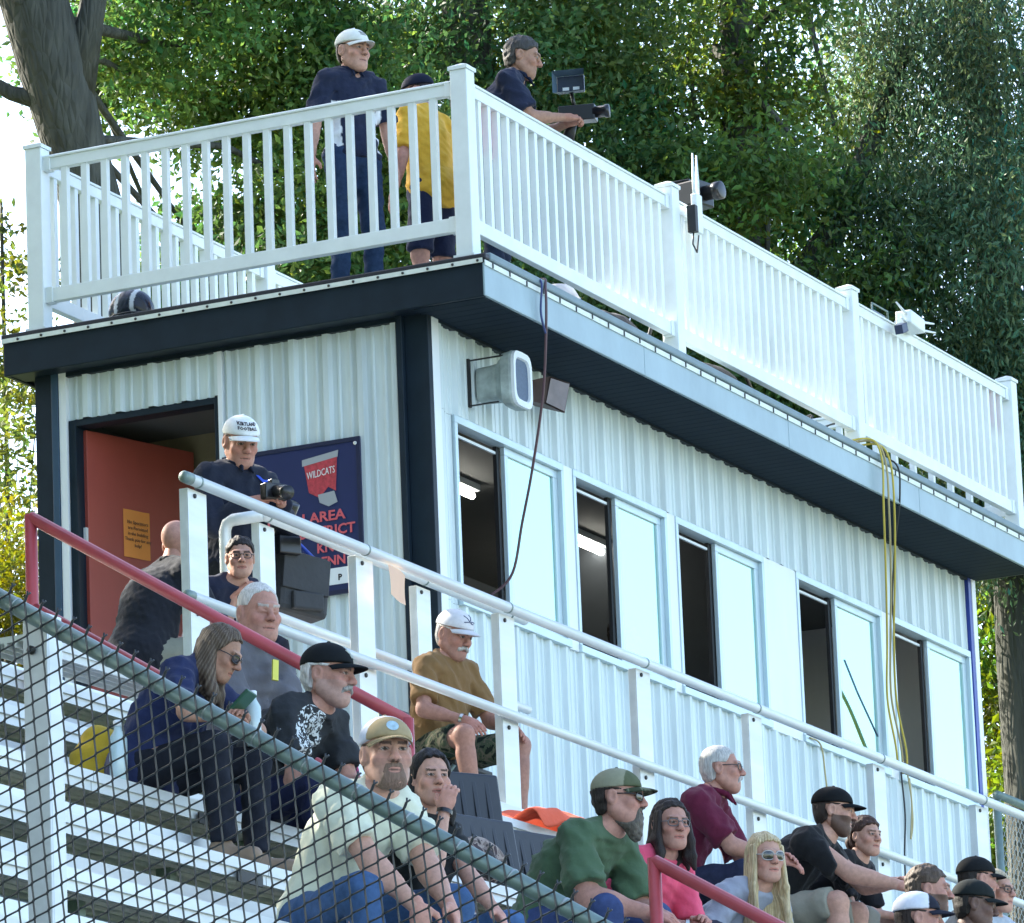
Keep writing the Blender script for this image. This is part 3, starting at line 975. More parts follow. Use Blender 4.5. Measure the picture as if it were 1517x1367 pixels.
def head_sdf(fem=False, wide=1.0, jowl=0.0):
    s = Sdf()
    w_ = wide
    s.ell((0, -.012, .032), (.074 * w_, .094, .086), .02)
    s.ell((0, .020, -.035), (.060 * w_, .070, .080), .035)
    s.ell((0, .045, -.072), ((.044 if fem else .050) * w_, .048, .046), .03)
    s.cap((0, .068, -.100), (0, .066, -.092), .020 if fem else .024, None, .025)
    for e in (-1, 1):
        s.cap((e * .052 * w_, -.002, -.055), (e * .026, .06, -.098), .022 + .008 * jowl, .02, .03)      # jaw line
        s.ell((e * .043 * w_, .062, -.026), (.024, .022, .02), .025)
        s.cap((e * .012, .090, .026), (e * .044, .078, .026), .010 if fem else .0125, .009, .014)    # brow ridge
        s.ell((e * .031, .104, .003), (.021, .019, .0125), .014, sub=True)                           # socket
        s.ell((e * .031, .0775, .003), (.0145, .0135, .0125), .004)                                  # eyeball with lid
        s.cap((e * .016, .0905, -.0005), (e * .045, .081, -.001), .0035, .003, .006)                 # lower lid
        s.cap((e * .016, .0915, .0125), (e * .045, .083, .0115), .004, .0035, .006)                  # upper lid
        s.ell((e * .079 * w_, -.012, -.006), (.010, .023, .033), .008)                               # ear
        s.ell((e * .086 * w_, -.006, -.004), (.006, .012, .018), .005, sub=True)
        s.ell((e * .0125, .103, -.031), (.010, .011, .009), .008)                                    # nostril wing
        s.cap((e * .030, .080, -.040), (e * .036, .070, -.066), .007 + .004 * jowl, .006, .014)
    s.cap((0, .090, .018), (0, .1125, -.024), .0085, .0125, .012)
    s.ell((0, .1135, -.027), (.0125, .0115, .0105), .008)
    s.cap((-.019, .084, -.060), (.019, .084, -.060), .0075, None, .008)
    s.cap((-.017, .083, -.073), (.017, .083, -.073), .0085, None, .008)
    s.cap((-.026, .094, -.0665), (.026, .094, -.0665), .0022, None, .004, sub=True)
    s.cap((-.015, .081, -.086), (.015, .081, -.086), .004, None, .01, sub=True)
    return s

def head_colors(V, sk, brow, lip=1.0, stubble=None, hairc=None, open_eyes=True):
    C_ = np.tile(np.array(sk, float), (len(V), 1))
    x, y, z = V.T
    ax = np.abs(x)
    def blend(mask, c, a=1.0):
        m = (np.clip(mask, 0, 1) * a)[:, None]
        C_[:] = C_ * (1 - m) + np.array(c) * m
    red = np.array(sk) * (1.08, .80, .78)
    blend(np.exp(-(((ax - .045) / .022) ** 2 + ((z + .03) / .022) ** 2)) * (y > .03), red, .55)
    blend(np.exp(-((x / .016) ** 2 + ((z + .026) / .016) ** 2)) * (y > .09), red, .6)
    if stubble is not None:
        m = (y > -.02) & (z < -.028 - .35 * np.maximum(0, .03 - ax)) & ~((ax < .03) & (np.abs(z + .066) < .010))
        m2 = np.where((ax < .028) & (z > -.055) & (z < -.04), 1.0, m) * (y > -.01)
        blend(m2, stubble[:3], stubble[3])
    lipc = np.array(sk) * (.95, .55, .55)
    blend(((ax < .027) & (np.abs(z + .0668) < .0125 - ax * .20) & (y > .07)).astype(float), lipc, lip)
    blend(((ax < .026) & (np.abs(z + .0665) < .0026) & (y > .06)).astype(float), np.array(sk) * .22, .9)
    blend(((np.abs(ax - .030) < .019) & (np.abs(z - .0235 - (ax - .03) * .12) < .0048) & (y > .05)).astype(float), brow, .85)
    if open_eyes:
        e = ((ax - .031) / .0150) ** 2 + ((z - .004) / .0066) ** 2
        blend(((e < 1.25) & (y > .06)).astype(float), np.array(sk) * .25, .8)
        blend(((e < .6) & (y > .06)).astype(float), (.36, .33, .31), .8)
        blend(((((ax - .031) / .0068) ** 2 + ((z - .0045) / .0068) ** 2 < 1) & (e < 1.1) & (y > .06)).astype(float), (.03, .02, .015), 1)
    blend(np.exp(-(((ax - .031) / .02) ** 2 + ((z + .011) / .007) ** 2)) * (y > .05), np.array(sk) * .7, .35)
    blend((((ax - .0085) / .0045) ** 2 + ((z + .038) / .0035) ** 2 < 1) & (y > .09), np.array(sk) * .25, .8)
    if hairc is not None:
        pass
    return C_

def hair_sdf(kind, seed, recede=0.0, capped=False):
    s = Sdf()
    off = {'short': .010, 'crop': .0045, 'full': .020}.get(kind, .013)
    s.ell((0, -.014, .034), (.074 + off, .094 + off, .087 + off), .02)
    s.ell((0, -.030, -.02), (.070 + off * .8, .066 + off * .6, .075), .03)
    line_y = [-.2, -.055, -.025, .005, .03, .055, .085, .2]
    bot = -.078 if kind not in ('long', 'verylong', 'tied') else -.10
    line_z = [bot, bot, -.045, -.018, .030, .058 + recede, .074 + recede, .078 + recede]
    r = np.random.default_rng(seed)
    ph = r.uniform(0, 6.28, 8)
    def strands(F, X, Y, Z):
        th = np.arctan2(X, Y + .02)
        q = np.sin(13 * th + ph[0] + 9 * Z) + np.sin(23 * th + ph[1] - 14 * Z) + np.sin(37 * th + ph[2] + 30 * Z)
        return F + ((.0004 if kind == 'crop' else .0010) * q).astype(np.float32)
    s.post.append(strands)
    s.post.append(lambda F, X, Y, Z: wob(F, X, Y, Z, .0012 if kind == 'crop' else .0035, 120, seed + 3))
    def cut(F, X, Y, Z):
        zl = np.interp(Y, line_y, line_z) + .004 * np.sin(X * 190 + ph[3]) + .003 * np.sin(X * 420 + Y * 300 + ph[4])
        ears = np.where((np.abs(X) > .064) & (Y > -.042) & (Y < .032), .024, -1)
        if kind in ('long', 'verylong', 'full'): ears = np.full_like(ears, -1)
        G = np.maximum(F, ((np.maximum(zl, ears) - Z) * .7).astype(np.float32))
        if capped: G = np.maximum(G, (Z - .034 - .0 * Y).astype(np.float32))
        return G
    s.post.append(cut)
    return s

def cap_meshes(colr, backc=None, brimc=None, high=0.0):
    s = Sdf()
    s.ell((0, -.012, .042), (.089, .109, .086 + high), .02)
    s.post.append(lambda F, X, Y, Z: np.maximum(F, ((.036 + .10 * np.clip(-Y, -.05, .2) * -.6 + .02 * np.clip(Y, 0, .1) * 3 - Z)).astype(np.float32)))
    def seams(F, X, Y, Z):
        th = np.arctan2(X, Y + .012)
        return F + (.0011 * np.exp(-(np.sin(3 * th) / .12) ** 2)).astype(np.float32)
    s.post.append(seams)
    V, Q = s.mesh(.0058)
    C_ = np.tile(np.array(colr, float), (len(V), 1))
    if backc is not None:
        C_[V[:, 1] < .035] = backc
    P = []
    nu, nv = 17, 7
    for j in range(nv):
        v = j / (nv - 1)
        row = []
        for i in range(nu):
            u = -1 + 2 * i / (nu - 1)
            a = u * 1.12
            x = .086 * math.sin(a) * (1 - .04 * v)
            y = -.012 + .106 * math.cos(a) + v * .072 * math.cos(u * 1.45) ** .7
            z = .041 - .020 * u * u - .012 * v * v + .004
            row.append((x, y, z))
        P.append(row)
    b = MB().grid(P, thick=(0, 0, -.0035))
    return V, Q, C_, b, brimc if brimc is not None else colr

PEOPLE = []
def person(label, root, phi, size=1.0, group=None, **S):
    """root: hip centre; phi: facing azimuth in degrees; pose and clothes in S"""
    sz = size
    g = S.get('girth', 1.0)
    fem = S.get('fem', False)
    lean = S.get('lean', 10.0)
    stand = S.get('stand', False)
    phr = math.radians(phi)
    fw = np.array([math.cos(phr), math.sin(phr), 0]); rt = np.array([math.sin(phr), -math.cos(phr), 0]); up = np.array([0, 0, 1.])
    root = np.array(root, float)
    def toW(V):
        V = np.asarray(V, float) * sz
        return root + V[:, :1] * rt + V[:, 1:2] * fw + V[:, 2:3] * up
    dv = lambda a: np.array([0, math.sin(math.radians(a)), math.cos(math.radians(a))])
    s1, s2 = dv(.5 * lean), dv(1.3 * lean)
    sl_ = np.array([S.get('side', 0.0), 0, 0])
    P = np.zeros(3)
    Bm = .25 * s1 + sl_ * .3
    Nk = .25 * s1 + .27 * s2 + sl_
    Hc = Nk + .05 * dv(lean) + np.array([0, .035, .115]) + np.array(S.get('neck', (0, 0, 0)))
    tw = math.radians(S.get('twist', 0))
    axr = np.array([math.cos(tw), math.sin(tw), 0])
    shw = .155 if fem else .178
    Sh = {e: Nk - .045 * s2 + axr * e * shw for e in (-1, 1)}
    # legs
    kn, an = {}, {}
    sp = S.get('spread', .10)
    hip = {e: np.array([e * .092, .015, -.005]) for e in (-1, 1)}
    for e in (-1, 1):
        if stand:
            kn[e] = hip[e] + np.array([e * .02, .03 + S.get('stride', 0) * e, -.43]); an[e] = kn[e] + np.array([e * .01, -.03, -.42])
        else:
            kn[e] = hip[e] + np.array([e * sp, .42, S.get('kneeup', .03)]); an[e] = kn[e] + np.array([-e * sp * .3, S.get('shin', .02), -.43])
    if S.get('knees'):
        for e in (-1, 1):
            kn[e] = np.array(S['knees'][0 if e < 0 else 1]); an[e] = kn[e] + np.array([0, .02, -.43])
    # arms
    el, wr, hd, hn = {}, {}, {}, {}
    for e, key in ((-1, 'L'), (1, 'R')):
        tgt = S.get('hand' + key)
        if tgt is None:
            tgt = kn[e] + np.array([-e * .02, -.06, .085]) if not stand else Sh[e] + np.array([e * .10, .05, -.52])
        tgt = np.array(tgt, float)
        pole = S.get('pole' + key, (e * .6, -.6, -.5))
        el[e], wr[e] = ik(Sh[e], tgt, .285, .255, pole)
        d = wr[e] - el[e]
        hd[e] = np.array(S.get('hd' + key, d / np.linalg.norm(d)), float)
        hn[e] = np.array(S.get('hn' + key, (e * .5, .1, .8)), float)
    seed = abs(hash(label)) % 9999 if False else sum(ord(c) * (i + 1) for i, c in enumerate(label)) % 9999
    sk = np.array(SKIN[S.get('skin', 'fair')]) * S.get('skinmul', 1.0)
    # body
    def torso(s, o, hipx=0.0):
        R1 = np.array([axr, np.cross(s2, axr), s2]).T
        R0 = np.array([[1, 0, 0], np.cross(s1, [1, 0, 0]), s1]).T
        s.ell(P + .01 * s1, (.158 * (1.06 if fem else 1) * (g * .5 + .5) + o + hipx, .118 * (g * .6 + .4) + o + hipx, .125 + o + hipx), .05, R0)
        s.ell(P + .15 * s1 + np.array([0, .012 + .10 * (g - 1), 0]), (.138 * g + o, .108 * g ** 1.25 + o, .16 + o), .06, R0)
        s.ell(Nk - .19 * s2, ((.150 if fem else .168) * (g * .45 + .55) + o, .112 * (g * .5 + .5) + o, .18 + o), .06, R1)
        s.cap(Sh[-1] * .86 + Nk * .14, Sh[1] * .86 + Nk * .14, .056 + o, None, .05)
        for e in (-1, 1):
            s.cap(Nk + .05 * s2 - .01 * np.cross(s2, axr), Sh[e], .040 + o, .046 + o, .04)
        if fem:
            for e in (-1, 1):
                s.ell(Nk - .20 * s2 + axr * e * .072 + np.cross(s2, axr) * .085, (.062 + o, .055 + o, .062 + o), .04, R1)
    b = Sdf()
    torso(b, 0)
    b.cap(Nk, Hc + np.array([0, -.025, -.05]), .054 if not fem else .046, .052 if not fem else .044, .035)
    ar = S.get('armr', 1.0) * (.88 if fem else 1.0)
    for e in (-1, 1):
        b.cap(Sh[e], el[e], .052 * ar, .041 * ar, .03); b.cap(el[e], wr[e], .042 * ar, .026 * ar, .02)
        b.cap(el[e] + (wr[e] - el[e]) * .12, el[e] + (wr[e] - el[e]) * .45, .043 * ar, .036 * ar, .02)
        b.cap(hip[e], kn[e], .086, .058, .05); b.cap(kn[e], an[e], .054, .036, .03)
        b.cap(kn[e] * .75 + an[e] * .25 + np.array([0, -.012, 0]), kn[e] * .45 + an[e] * .55 + np.array([0, -.008, 0]), .052, .042, .03)
        b.cap(an[e] + np.array([0, -.03, -.03]), an[e] + np.array([e * .02, .13, -.045]), .036, .03, .03)
    V, Q = b.mesh(S.get('bres', .014))
    Vs, Qs, Cs = [V], [Q], [np.tile(sk, (len(V), 1))]
    off = len(V)
    for e, key in ((-1, 'L'), (1, 'R')):
        hv, hq = hand_mesh(wr[e] - hd[e] / np.linalg.norm(hd[e]) * .005, hd[e], hn[e], e, S.get('curl' + key, .45), thumb=S.get('thumb' + key, .5), size=.9 if fem else 1.0)
        Vs.append(hv); Qs.append(hq + off); Cs.append(np.tile(sk * (1.04, .92, .92), (len(hv), 1))); off += len(hv)
    V = toW(np.concatenate(Vs))
    # head
    hphi = math.radians(S.get('hphi', phi)); hp = math.radians(S.get('hpitch', 5)); hr = math.radians(S.get('hroll', 0))
    hf = np.array([math.cos(hphi) * math.cos(hp), math.sin(hphi) * math.cos(hp), -math.sin(hp)])
    hrt = np.array([math.sin(hphi), -math.cos(hphi), 0]); hup = np.cross(hrt, hf)
    hrt, hup = hrt * math.cos(hr) + hup * math.sin(hr), hup * math.cos(hr) - hrt * math.sin(hr)
    Hw = toW(Hc[None])[0]
    hs = sz * S.get('hsize', 1.0) * (.955 if fem else 1.0)
    def toH(V):
        V = np.asarray(V, float) * hs
        return Hw + V[:, :1] * hrt + V[:, 1:2] * hf + V[:, 2:3] * hup
    hv, hq = head_sdf(fem, S.get('wide', 1.0), S.get('jowl', 0)).mesh(S.get('hres', .0042))
    hc = head_colors(hv, sk, S.get('brow', (.06, .04, .03)), .7 if fem else .35, S.get('stubble'), open_eyes=S.get('eyes', True))
    V = np.concatenate([V, toH(hv)]); Q = np.concatenate(Qs + [hq + off]); C_ = np.concatenate(Cs + [hc])
    o = Vector(root)
    ob = link_mesh("person", np_mesh("person", V - root, Q, skin_m, C_))
    ob.location = o; ORG[ob.name] = o
    tag(ob, label, "person", group)
    def child(name, V, Q, mat, C_, parent=None):
        return link_mesh(name, np_mesh(name, V - root, Q, mat, C_), parent or ob)
    def mbchild(name, mb, mat, H=True, parent=None):
        vs = toH(np.array([tuple(v) for v in mb.v]))
        mb.v = [tuple(v) for v in vs]
        return mb.build(name, mat, parent or ob)
    # shirt
    sh = S.get('shirt')
    if sh:
        s = Sdf(); o_ = S.get('loose', .020)
        torso(s, o_, .016)
        sleeve = S.get('sleeve', .62)
        for e in (-1, 1):
            if sleeve <= 1:
                end = Sh[e] + (el[e] - Sh[e]) * sleeve
                s.cap(Sh[e], end, (.055 + o_) * (.92 if fem else 1), (.056 + o_ * 1.3) * ar * (.95 if fem else 1), .025, flat=True)
            else:
                s.cap(Sh[e], el[e], .055 + o_ * .8, .046 + o_ * .8, .03)
                s.cap(el[e], el[e] + (wr[e] - el[e]) * (sleeve - 1), .046 + o_ * .8, .034 + o_ * .7, .025, flat=True)
        hem = S.get('hem', -.075)
        nk_d = .052 if not S.get('collar') else .062
        hz = Nk + s2 * nk_d
        if stand: hem = S.get('hem', -.10)
        def cutf(F, X, Y, Z):
            d1 = hem - (X * s1[0] + Y * s1[1] + Z * s1[2])
            d2 = (X - hz[0]) * s2[0] + (Y - hz[1]) * (s2[1] + .35) + (Z - hz[2]) * s2[2]
            return np.maximum(F, np.maximum(d1, d2).astype(np.float32))
        s.post.append(lambda F, X, Y, Z: wob(F, X, Y, Z, S.get('wrinkle', .0075), 26, seed, True))
        s.post.append(lambda F, X, Y, Z: wob(F, X, Y, Z, .0034, 60, seed + 1, True))
        s.post.append(cutf)
        V, Q = s.mesh(S.get('sres', .0115))
        C_ = np.tile(np.array(sh[0], float) + .007, (len(V), 1))
        if S.get('shirt_paint'): S['shirt_paint'](V, C_, dict(Nk=Nk, Sh=Sh, s2=s2))
        shirt = child("shirt", toW(V), Q, sh[1] if len(sh) > 1 else cloth_m, C_)
        if S.get('collar'):
            c = Sdf()
            ring = [Nk + s2 * .045 + np.array([math.sin(a) * .066, math.cos(a) * .066 + .0, .01 - .022 * math.cos(a)]) for a in np.linspace(.35, 2 * math.pi - .35, 13)]
            for a_, b_ in zip(ring[:-1], ring[1:]): c.cap(a_, b_, .015, None, .01)
            for e in (-1, 1):
                c.cap(ring[0] if e > 0 else ring[-1], (ring[0] if e > 0 else ring[-1]) + np.array([e * .012, .03, -.045]), .014, .008, .01)
            V, Q = c.mesh(.008)
            child("collar", toW(V), Q, cloth_m, np.tile(np.array(sh[0]) * S.get('collarmul', .9), (len(V), 1)), shirt)
    # trousers or shorts
    pt = S.get('pants')
    if pt:
        s = Sdf(); ln = S.get('plen', 1.95); o_ = .010
        R0 = np.array([[1, 0, 0], np.cross(s1, [1, 0, 0]), s1]).T
        s.ell(P + .01 * s1, (.16 * (g * .5 + .5) + o_, .12 * (g * .6 + .4) + o_, .125), .05, R0)
        for e in (-1, 1):
            if ln <= 1:
                s.cap(hip[e], hip[e] + (kn[e] - hip[e]) * ln, .09 + o_, .078 + o_, .05, flat=True)
            else:
                s.cap(hip[e], kn[e], .09 + o_, .064 + o_, .05)
                s.cap(kn[e], kn[e] + (an[e] - kn[e]) * (ln - 1), .062 + o_, .05 + o_, .03, flat=True)
        s.post.append(lambda F, X, Y, Z: wob(F, X, Y, Z, .0055, 26, seed + 2, True))
        s.post.append(lambda F, X, Y, Z: np.maximum(F, np.minimum(X * s1[0] + Y * s1[1] + Z * s1[2] - (.115 if not stand else .075), .15 - Y + 0 * X).astype(np.float32)))
        V, Q = s.mesh(.0125)
        child(S.get('pname', "trousers"), toW(V), Q, pt[1] if len(pt) > 1 else denim_m, np.tile(np.array(pt[0], float) + .005, (len(V), 1)))
    if S.get('shoes') is not None:
        for e in (-1, 1):
            s = Sdf()
            s.cap(an[e] + np.array([0, -.035, -.035]), an[e] + np.array([e * .02, .15, -.05]), .045, .038, .03)
            s.cap(an[e] + np.array([0, -.01, .01]), an[e] + np.array([0, .01, -.03]), .048, .046, .03)
            s.post.append(lambda F, X, Y, Z, zz=an[e][2] - .085: np.maximum(F, (zz - Z).astype(np.float32)))
            V, Q = s.mesh(.012)
            child("shoe", toW(V), Q, shoe_m, np.tile(np.array(S['shoes'], float), (len(V), 1)))
    # hair
    hk = S.get('hair')
    if hk:
        kind, hcol = hk[0], np.array(hk[1], float)
        s = hair_sdf(kind, seed, S.get('recede', 0), bool(S.get('cap')))
        V, Q = s.mesh(.0055)
        down = np.array([-hrt[2], -hf[2], -hup[2]])
        lk = Sdf()
        if kind in ('long', 'verylong'):
            L_ = .20 if kind == 'long' else .40
            rr_ = np.random.default_rng(seed + 8)
            for (x, y, z, r) in S.get('locks', ((.076, .005, .02, .024), (-.076, .005, .02, .024), (.066, -.045, .0, .034), (-.066, -.045, .0, .034), (.03, -.085, .0, .038), (-.03, -.085, .0, .038), (.080, .035, .025, .014), (-.080, .035, .025, .014))):
                L2 = L_ * rr_.uniform(.8, 1.15)
                p0 = np.array([x * .93, y, z + .03]); p1 = np.array([x * 1.12, y * 1.02 + .004, z - .02]) + down * L2 * .4
                p2 = p1 + down * L2 * .35 + np.array([rr_.normal(0, .01), rr_.normal(.005, .01), 0]); p3 = p2 + down * L2 * .3 + np.array([rr_.normal(0, .015), rr_.normal(.012, .012), 0])
                lk.cap(p0, p1, r * .8, r, .022); lk.cap(p1, p2, r, r * .85, .022); lk.cap(p2, p3, r * .85, r * .3, .022)
        elif kind == 'tied':
            p0 = np.array([0, -.10, .02]); p1 = p0 + np.array([0, -.035, 0]) + down * .05; p2 = p1 + down * .15
            lk.cap(p0, p1, .030, .028, .02); lk.cap(p1, p2, .028, .012, .02)
        if lk.ops:
            pz = np.random.default_rng(seed + 9).uniform(0, 6.28, 6)
            def vstr(F, X, Y, Z):
                q = np.sin(230 * X + 60 * Y + 3 * np.sin(Z * 11) + pz[0]) + np.sin(190 * Y - 120 * X + 3 * np.sin(Z * 13 + 1) + pz[1]) + .7 * np.sin(320 * X + 200 * Y + 8 * Z + pz[2])
                return F + (.0005 * q).astype(np.float32)
            lk.post.append(vstr)
            V2, Q2 = lk.mesh(.0055)
            Q = np.concatenate([Q, Q2 + len(V)]); V = np.concatenate([V, V2])
        C_ = np.tile(hcol, (len(V), 1))
        if len(hk) > 2:
            th = np.arctan2(V[:, 0], V[:, 1] + .02)
            m = (.5 + .5 * np.sin(th * 41 + 1.5 * np.sin(V[:, 2] * 9)))[:, None] ** 1.5
            C_ = C_ * (1 - m) + np.array(hk[2]) * m
        child("hair", toH(V), Q, hair_m, C_)
    if S.get('beard'):
        bc, bl_ = S['beard'][0], S['beard'][1]
        s = head_sdf(fem, S.get('wide', 1.0), S.get('jowl', 0))
        if bl_ > .01:
            s.cap((0, .060, -.095), (0, .066 + bl_ * .25, -.112 - bl_), .034, .018, .03)
            for e in (-1, 1): s.cap((e * .02, .062, -.095), (e * .016, .066 + bl_ * .2, -.108 - bl_ * .7), .026, .014, .03)
        th_ = .0016 + .06 * min(bl_, .06)
        goat = S.get('goatee', False)
        def cutb(F, X, Y, Z):
            top = np.interp(np.abs(X), [0, .012, .030, .045, .058, .075, .09], [-.040, -.041, -.050, -.052, -.030, .012, .012] if not goat else [-.040, -.041, -.046, -.095, -.13, -.2, -.2]) + .003 * np.sin(X * 260) + .003 * np.sin(X * 410 + Y * 200)
            mouth = np.sqrt((X / .022) ** 2 + ((Z + .067) / .0085) ** 2) - 1
            G = np.maximum(F - th_, (Z - top) * .7)
            G = np.maximum(G, (-mouth * .008) * (Y > .03) - 1.0 * (Y <= .03))
            return np.maximum(G, (-.030 + .35 * np.maximum(0, -.02 - Z) * 0 - Y)).astype(np.float32)
        s.post.append(lambda F, X, Y, Z: wob(F, X, Y, Z, .0012 if bl_ < .01 else .0028, 190, seed + 4))
        s.post.append(cutb)
        V, Q = s.mesh(.0052)
        child("beard", toH(V), Q, hair_m, np.tile(np.array(bc, float), (len(V), 1)))
    if S.get('moustache'):
        s = Sdf()
        for e in (-1, 1): s.cap((0, .098, -.047), (e * .030, .089, -.060), .0105, .009, .008); s.cap((e * .030, .089, -.060), (e * .036, .080, -.080), .008, .004, .008)
        s.post.append(lambda F, X, Y, Z: wob(F, X, Y, Z, .0016, 260, seed + 5))
        V, Q = s.mesh(.0042)
        child("moustache", toH(V), Q, hair_m, np.tile(np.array(S['moustache'], float), (len(V), 1)))
    cp = S.get('cap')
    if cp:
        V, Q, C_, brim, bc = cap_meshes(cp['c'], cp.get('back'), cp.get('brim'), cp.get('high', 0))
        tilt = cp.get('tilt', 0.0)
        rot = np.array([[1, 0, 0], [0, math.cos(tilt), -math.sin(tilt)], [0, math.sin(tilt), math.cos(tilt)]])
        V = V @ rot.T
        co = child("cap", toH(V), Q, cp.get('mat', cap_m), C_)
        brim.v = [tuple(rot @ np.array(v)) for v in brim.v]
        vs = toH(np.array(brim.v))
        me = np_mesh("brim", vs - root, np.array([f for f in brim.f if len(f) == 4]), cp.get('bmat', cap_m), np.tile(np.array(bc, float), (len(vs), 1)))
        link_mesh("brim", me, co)
        btn = MB().lathe((0, -.012, .128 + cp.get('high', 0)), (0, 0, 1), [(-.004, .008), (.002, .008), (.005, .004)], 8)
        mbchild("button", btn, cap_plain(cp['c']), parent=co)
        if cp.get('text'):
            for li, (txt, zz, szt) in enumerate(cp['text']):
                cap_text(co, txt, zz, szt, cp['tc'], toH, rot, cp.get('high', 0), root)
        for pl in cp.get('strokes', ()):
            m_ = MB().tube([tuple(rot @ cap_surf(-x, z, cp.get('high', 0), .002)) for x, z in pl], .0028, 6)
            mbchild("embroidery", m_, M("cap_thread_%02d%02d%02d" % tuple(int(99 * min(x, 1)) for x in cp['tc']), cp['tc'], .8), parent=co)
        if cp.get('patch'):
            pm = MB()
            n = 14
            pv = [(0, 0)] + [(math.cos(2 * math.pi * i / n), math.sin(2 * math.pi * i / n)) for i in range(n)]
            pts = []
            for (u, v) in pv:
                pts.append(cap_surf(u * cp['patch'][1], .082 + v * cp['patch'][1] * .85, cp.get('high', 0), .0022))
            pm.add([tuple(rot @ np.array(p)) for p in pts], [(0, i + 1, (i + 1) % n + 1) for i in range(n)])
            mbchild("patch", pm, M("patch_" + label.replace(' ', '_')[:24], cp['patch'][0], .8, nz=(60, .3)), parent=co)
    gl = S.get('glasses')
    if gl:
        gm = MB(); lm = MB()
        for e in (-1, 1):
            ring = []
            n = 18
            for i in range(n + 1):
                a = 2 * math.pi * i / n
                sx_, sz_ = (.0245, .0175) if gl != 'big' else (.028, .023)
                ex = 2.6
                cx_ = abs(math.cos(a)) ** (2 / ex) * math.copysign(1, math.cos(a)); cz_ = abs(math.sin(a)) ** (2 / ex) * math.copysign(1, math.sin(a))
                x = e * .0335 + cx_ * sx_
                ring.append((x, .104 - .9 * (abs(x)) ** 2 * 6, .0025 + cz_ * sz_))
            gm.tube(ring, .0024 if gl == 'clear' else .0026, 6, caps=False)
            if gl != 'clear':
                lm.add(ring[:-1] + [(e * .0335, .1055, .0025)], [(i, (i + 1) % n, n) for i in range(n)], True)
            gm.tube([(e * .0575, .089, .008), (e * .074, .06, .010), (e * .080, -.01, .008), (e * .080, -.03, -.008)], .0026, 6)
        gm.tube([(-.010, .104, .006), (0, .109, .009), (.010, .104, .006)], .0024, 6)
        go = mbchild("glasses", gm, S.get('gmat', frame_m))
        if lm.v: mbchild("lens", lm, lens_m, parent=go)
    PEOPLE.append(ob)
    ob_info = dict(ob=ob, toW=toW, toH=toH, wr=wr, el=el, Sh=Sh, hd=hd, kn=kn, Nk=Nk, Hc=Hc, s2=s2)
    return ob_info

def cap_plain(c):
    return M("cap_colour_%02d%02d%02d" % tuple(int(99 * min(x, 1)) for x in c), c, .85)

def cap_surf(x, z, high, off):
    """point on the cap front at given x, z"""
    v = 1 - (x / .089) ** 2 - ((z - .042) / (.086 + high)) ** 2
    y = -.012 + .109 * math.sqrt(max(v, .0))
    return np.array([x, y + off, z])

def cap_text(parent, txt, zz, size, colr, toH, rot, high, root):
    cu = bpy.data.curves.new("cap_lettering", 'FONT'); cu.body = txt; cu.size = size; cu.align_x = 'CENTER'; cu.align_y = 'CENTER'; cu.resolution_u = 1; cu.offset = .0008
    to = bpy.data.objects.new("cap_lettering", cu); col.objects.link(to)
    me = bpy.data.meshes.new_from_object(to.evaluated_get(bpy.context.evaluated_depsgraph_get()))
    bpy.data.objects.remove(to)
    V = np.array([rot @ cap_surf(-v.co.x, zz + v.co.y, high, .003) for v in me.vertices])
    V = toH(V) - root
    for v, p in zip(me.vertices, V): v.co = p
    me.materials.clear(); me.materials.append(M("cap_thread_%02d%02d%02d" % tuple(int(99 * min(x, 1)) for x in colr), colr, .8))
    link_mesh("cap_lettering", me, parent)
# ------------------------------------------------------------------ trees
def leaf_extra(nt, b, src, mp):
    N, Lk = nt.nodes, nt.links
    out = N["Material Output"]
    b.inputs['Roughness'].default_value = .5
    tr = N.new("ShaderNodeBsdfTranslucent")
    hs = N.new("ShaderNodeHueSaturation"); hs.inputs['Hue'].default_value = .485; hs.inputs['Saturation'].default_value = 1.15; hs.inputs['Value'].default_value = 2.0
    Lk.new(src, hs.inputs['Color']); Lk.new(hs.outputs[0], tr.inputs['Color'])
    mx = N.new("ShaderNodeMixShader"); mx.inputs[0].default_value = .42
    Lk.new(b.outputs[0], mx.inputs[1]); Lk.new(tr.outputs[0], mx.inputs[2])
    Lk.new(mx.outputs[0], out.inputs['Surface'])
leaf_m = M("tree_leaves", rough=.5, attr=True, spec=.3, extra=leaf_extra)
def bark_extra(nt, b, src, mp):
    N, Lk = nt.nodes, nt.links
    w_ = N.new("ShaderNodeTexVoronoi"); w_.feature = 'DISTANCE_TO_EDGE'; w_.inputs['Scale'].default_value = 9
    Lk.new(mp.outputs[0], w_.inputs['Vector'])
    bp = N.new("ShaderNodeBump"); bp.inputs['Strength'].default_value = .9; bp.inputs['Distance'].default_value = .04
    Lk.new(w_.outputs['Distance'], bp.inputs['Height']); Lk.new(bp.outputs[0], b.inputs['Normal'])
bark_m = M("tree_bark", (.085, .088, .078), .95, nz=(5, .5), stretch=(2.2, 2.2, .35), spec=.1, extra=bark_extra)

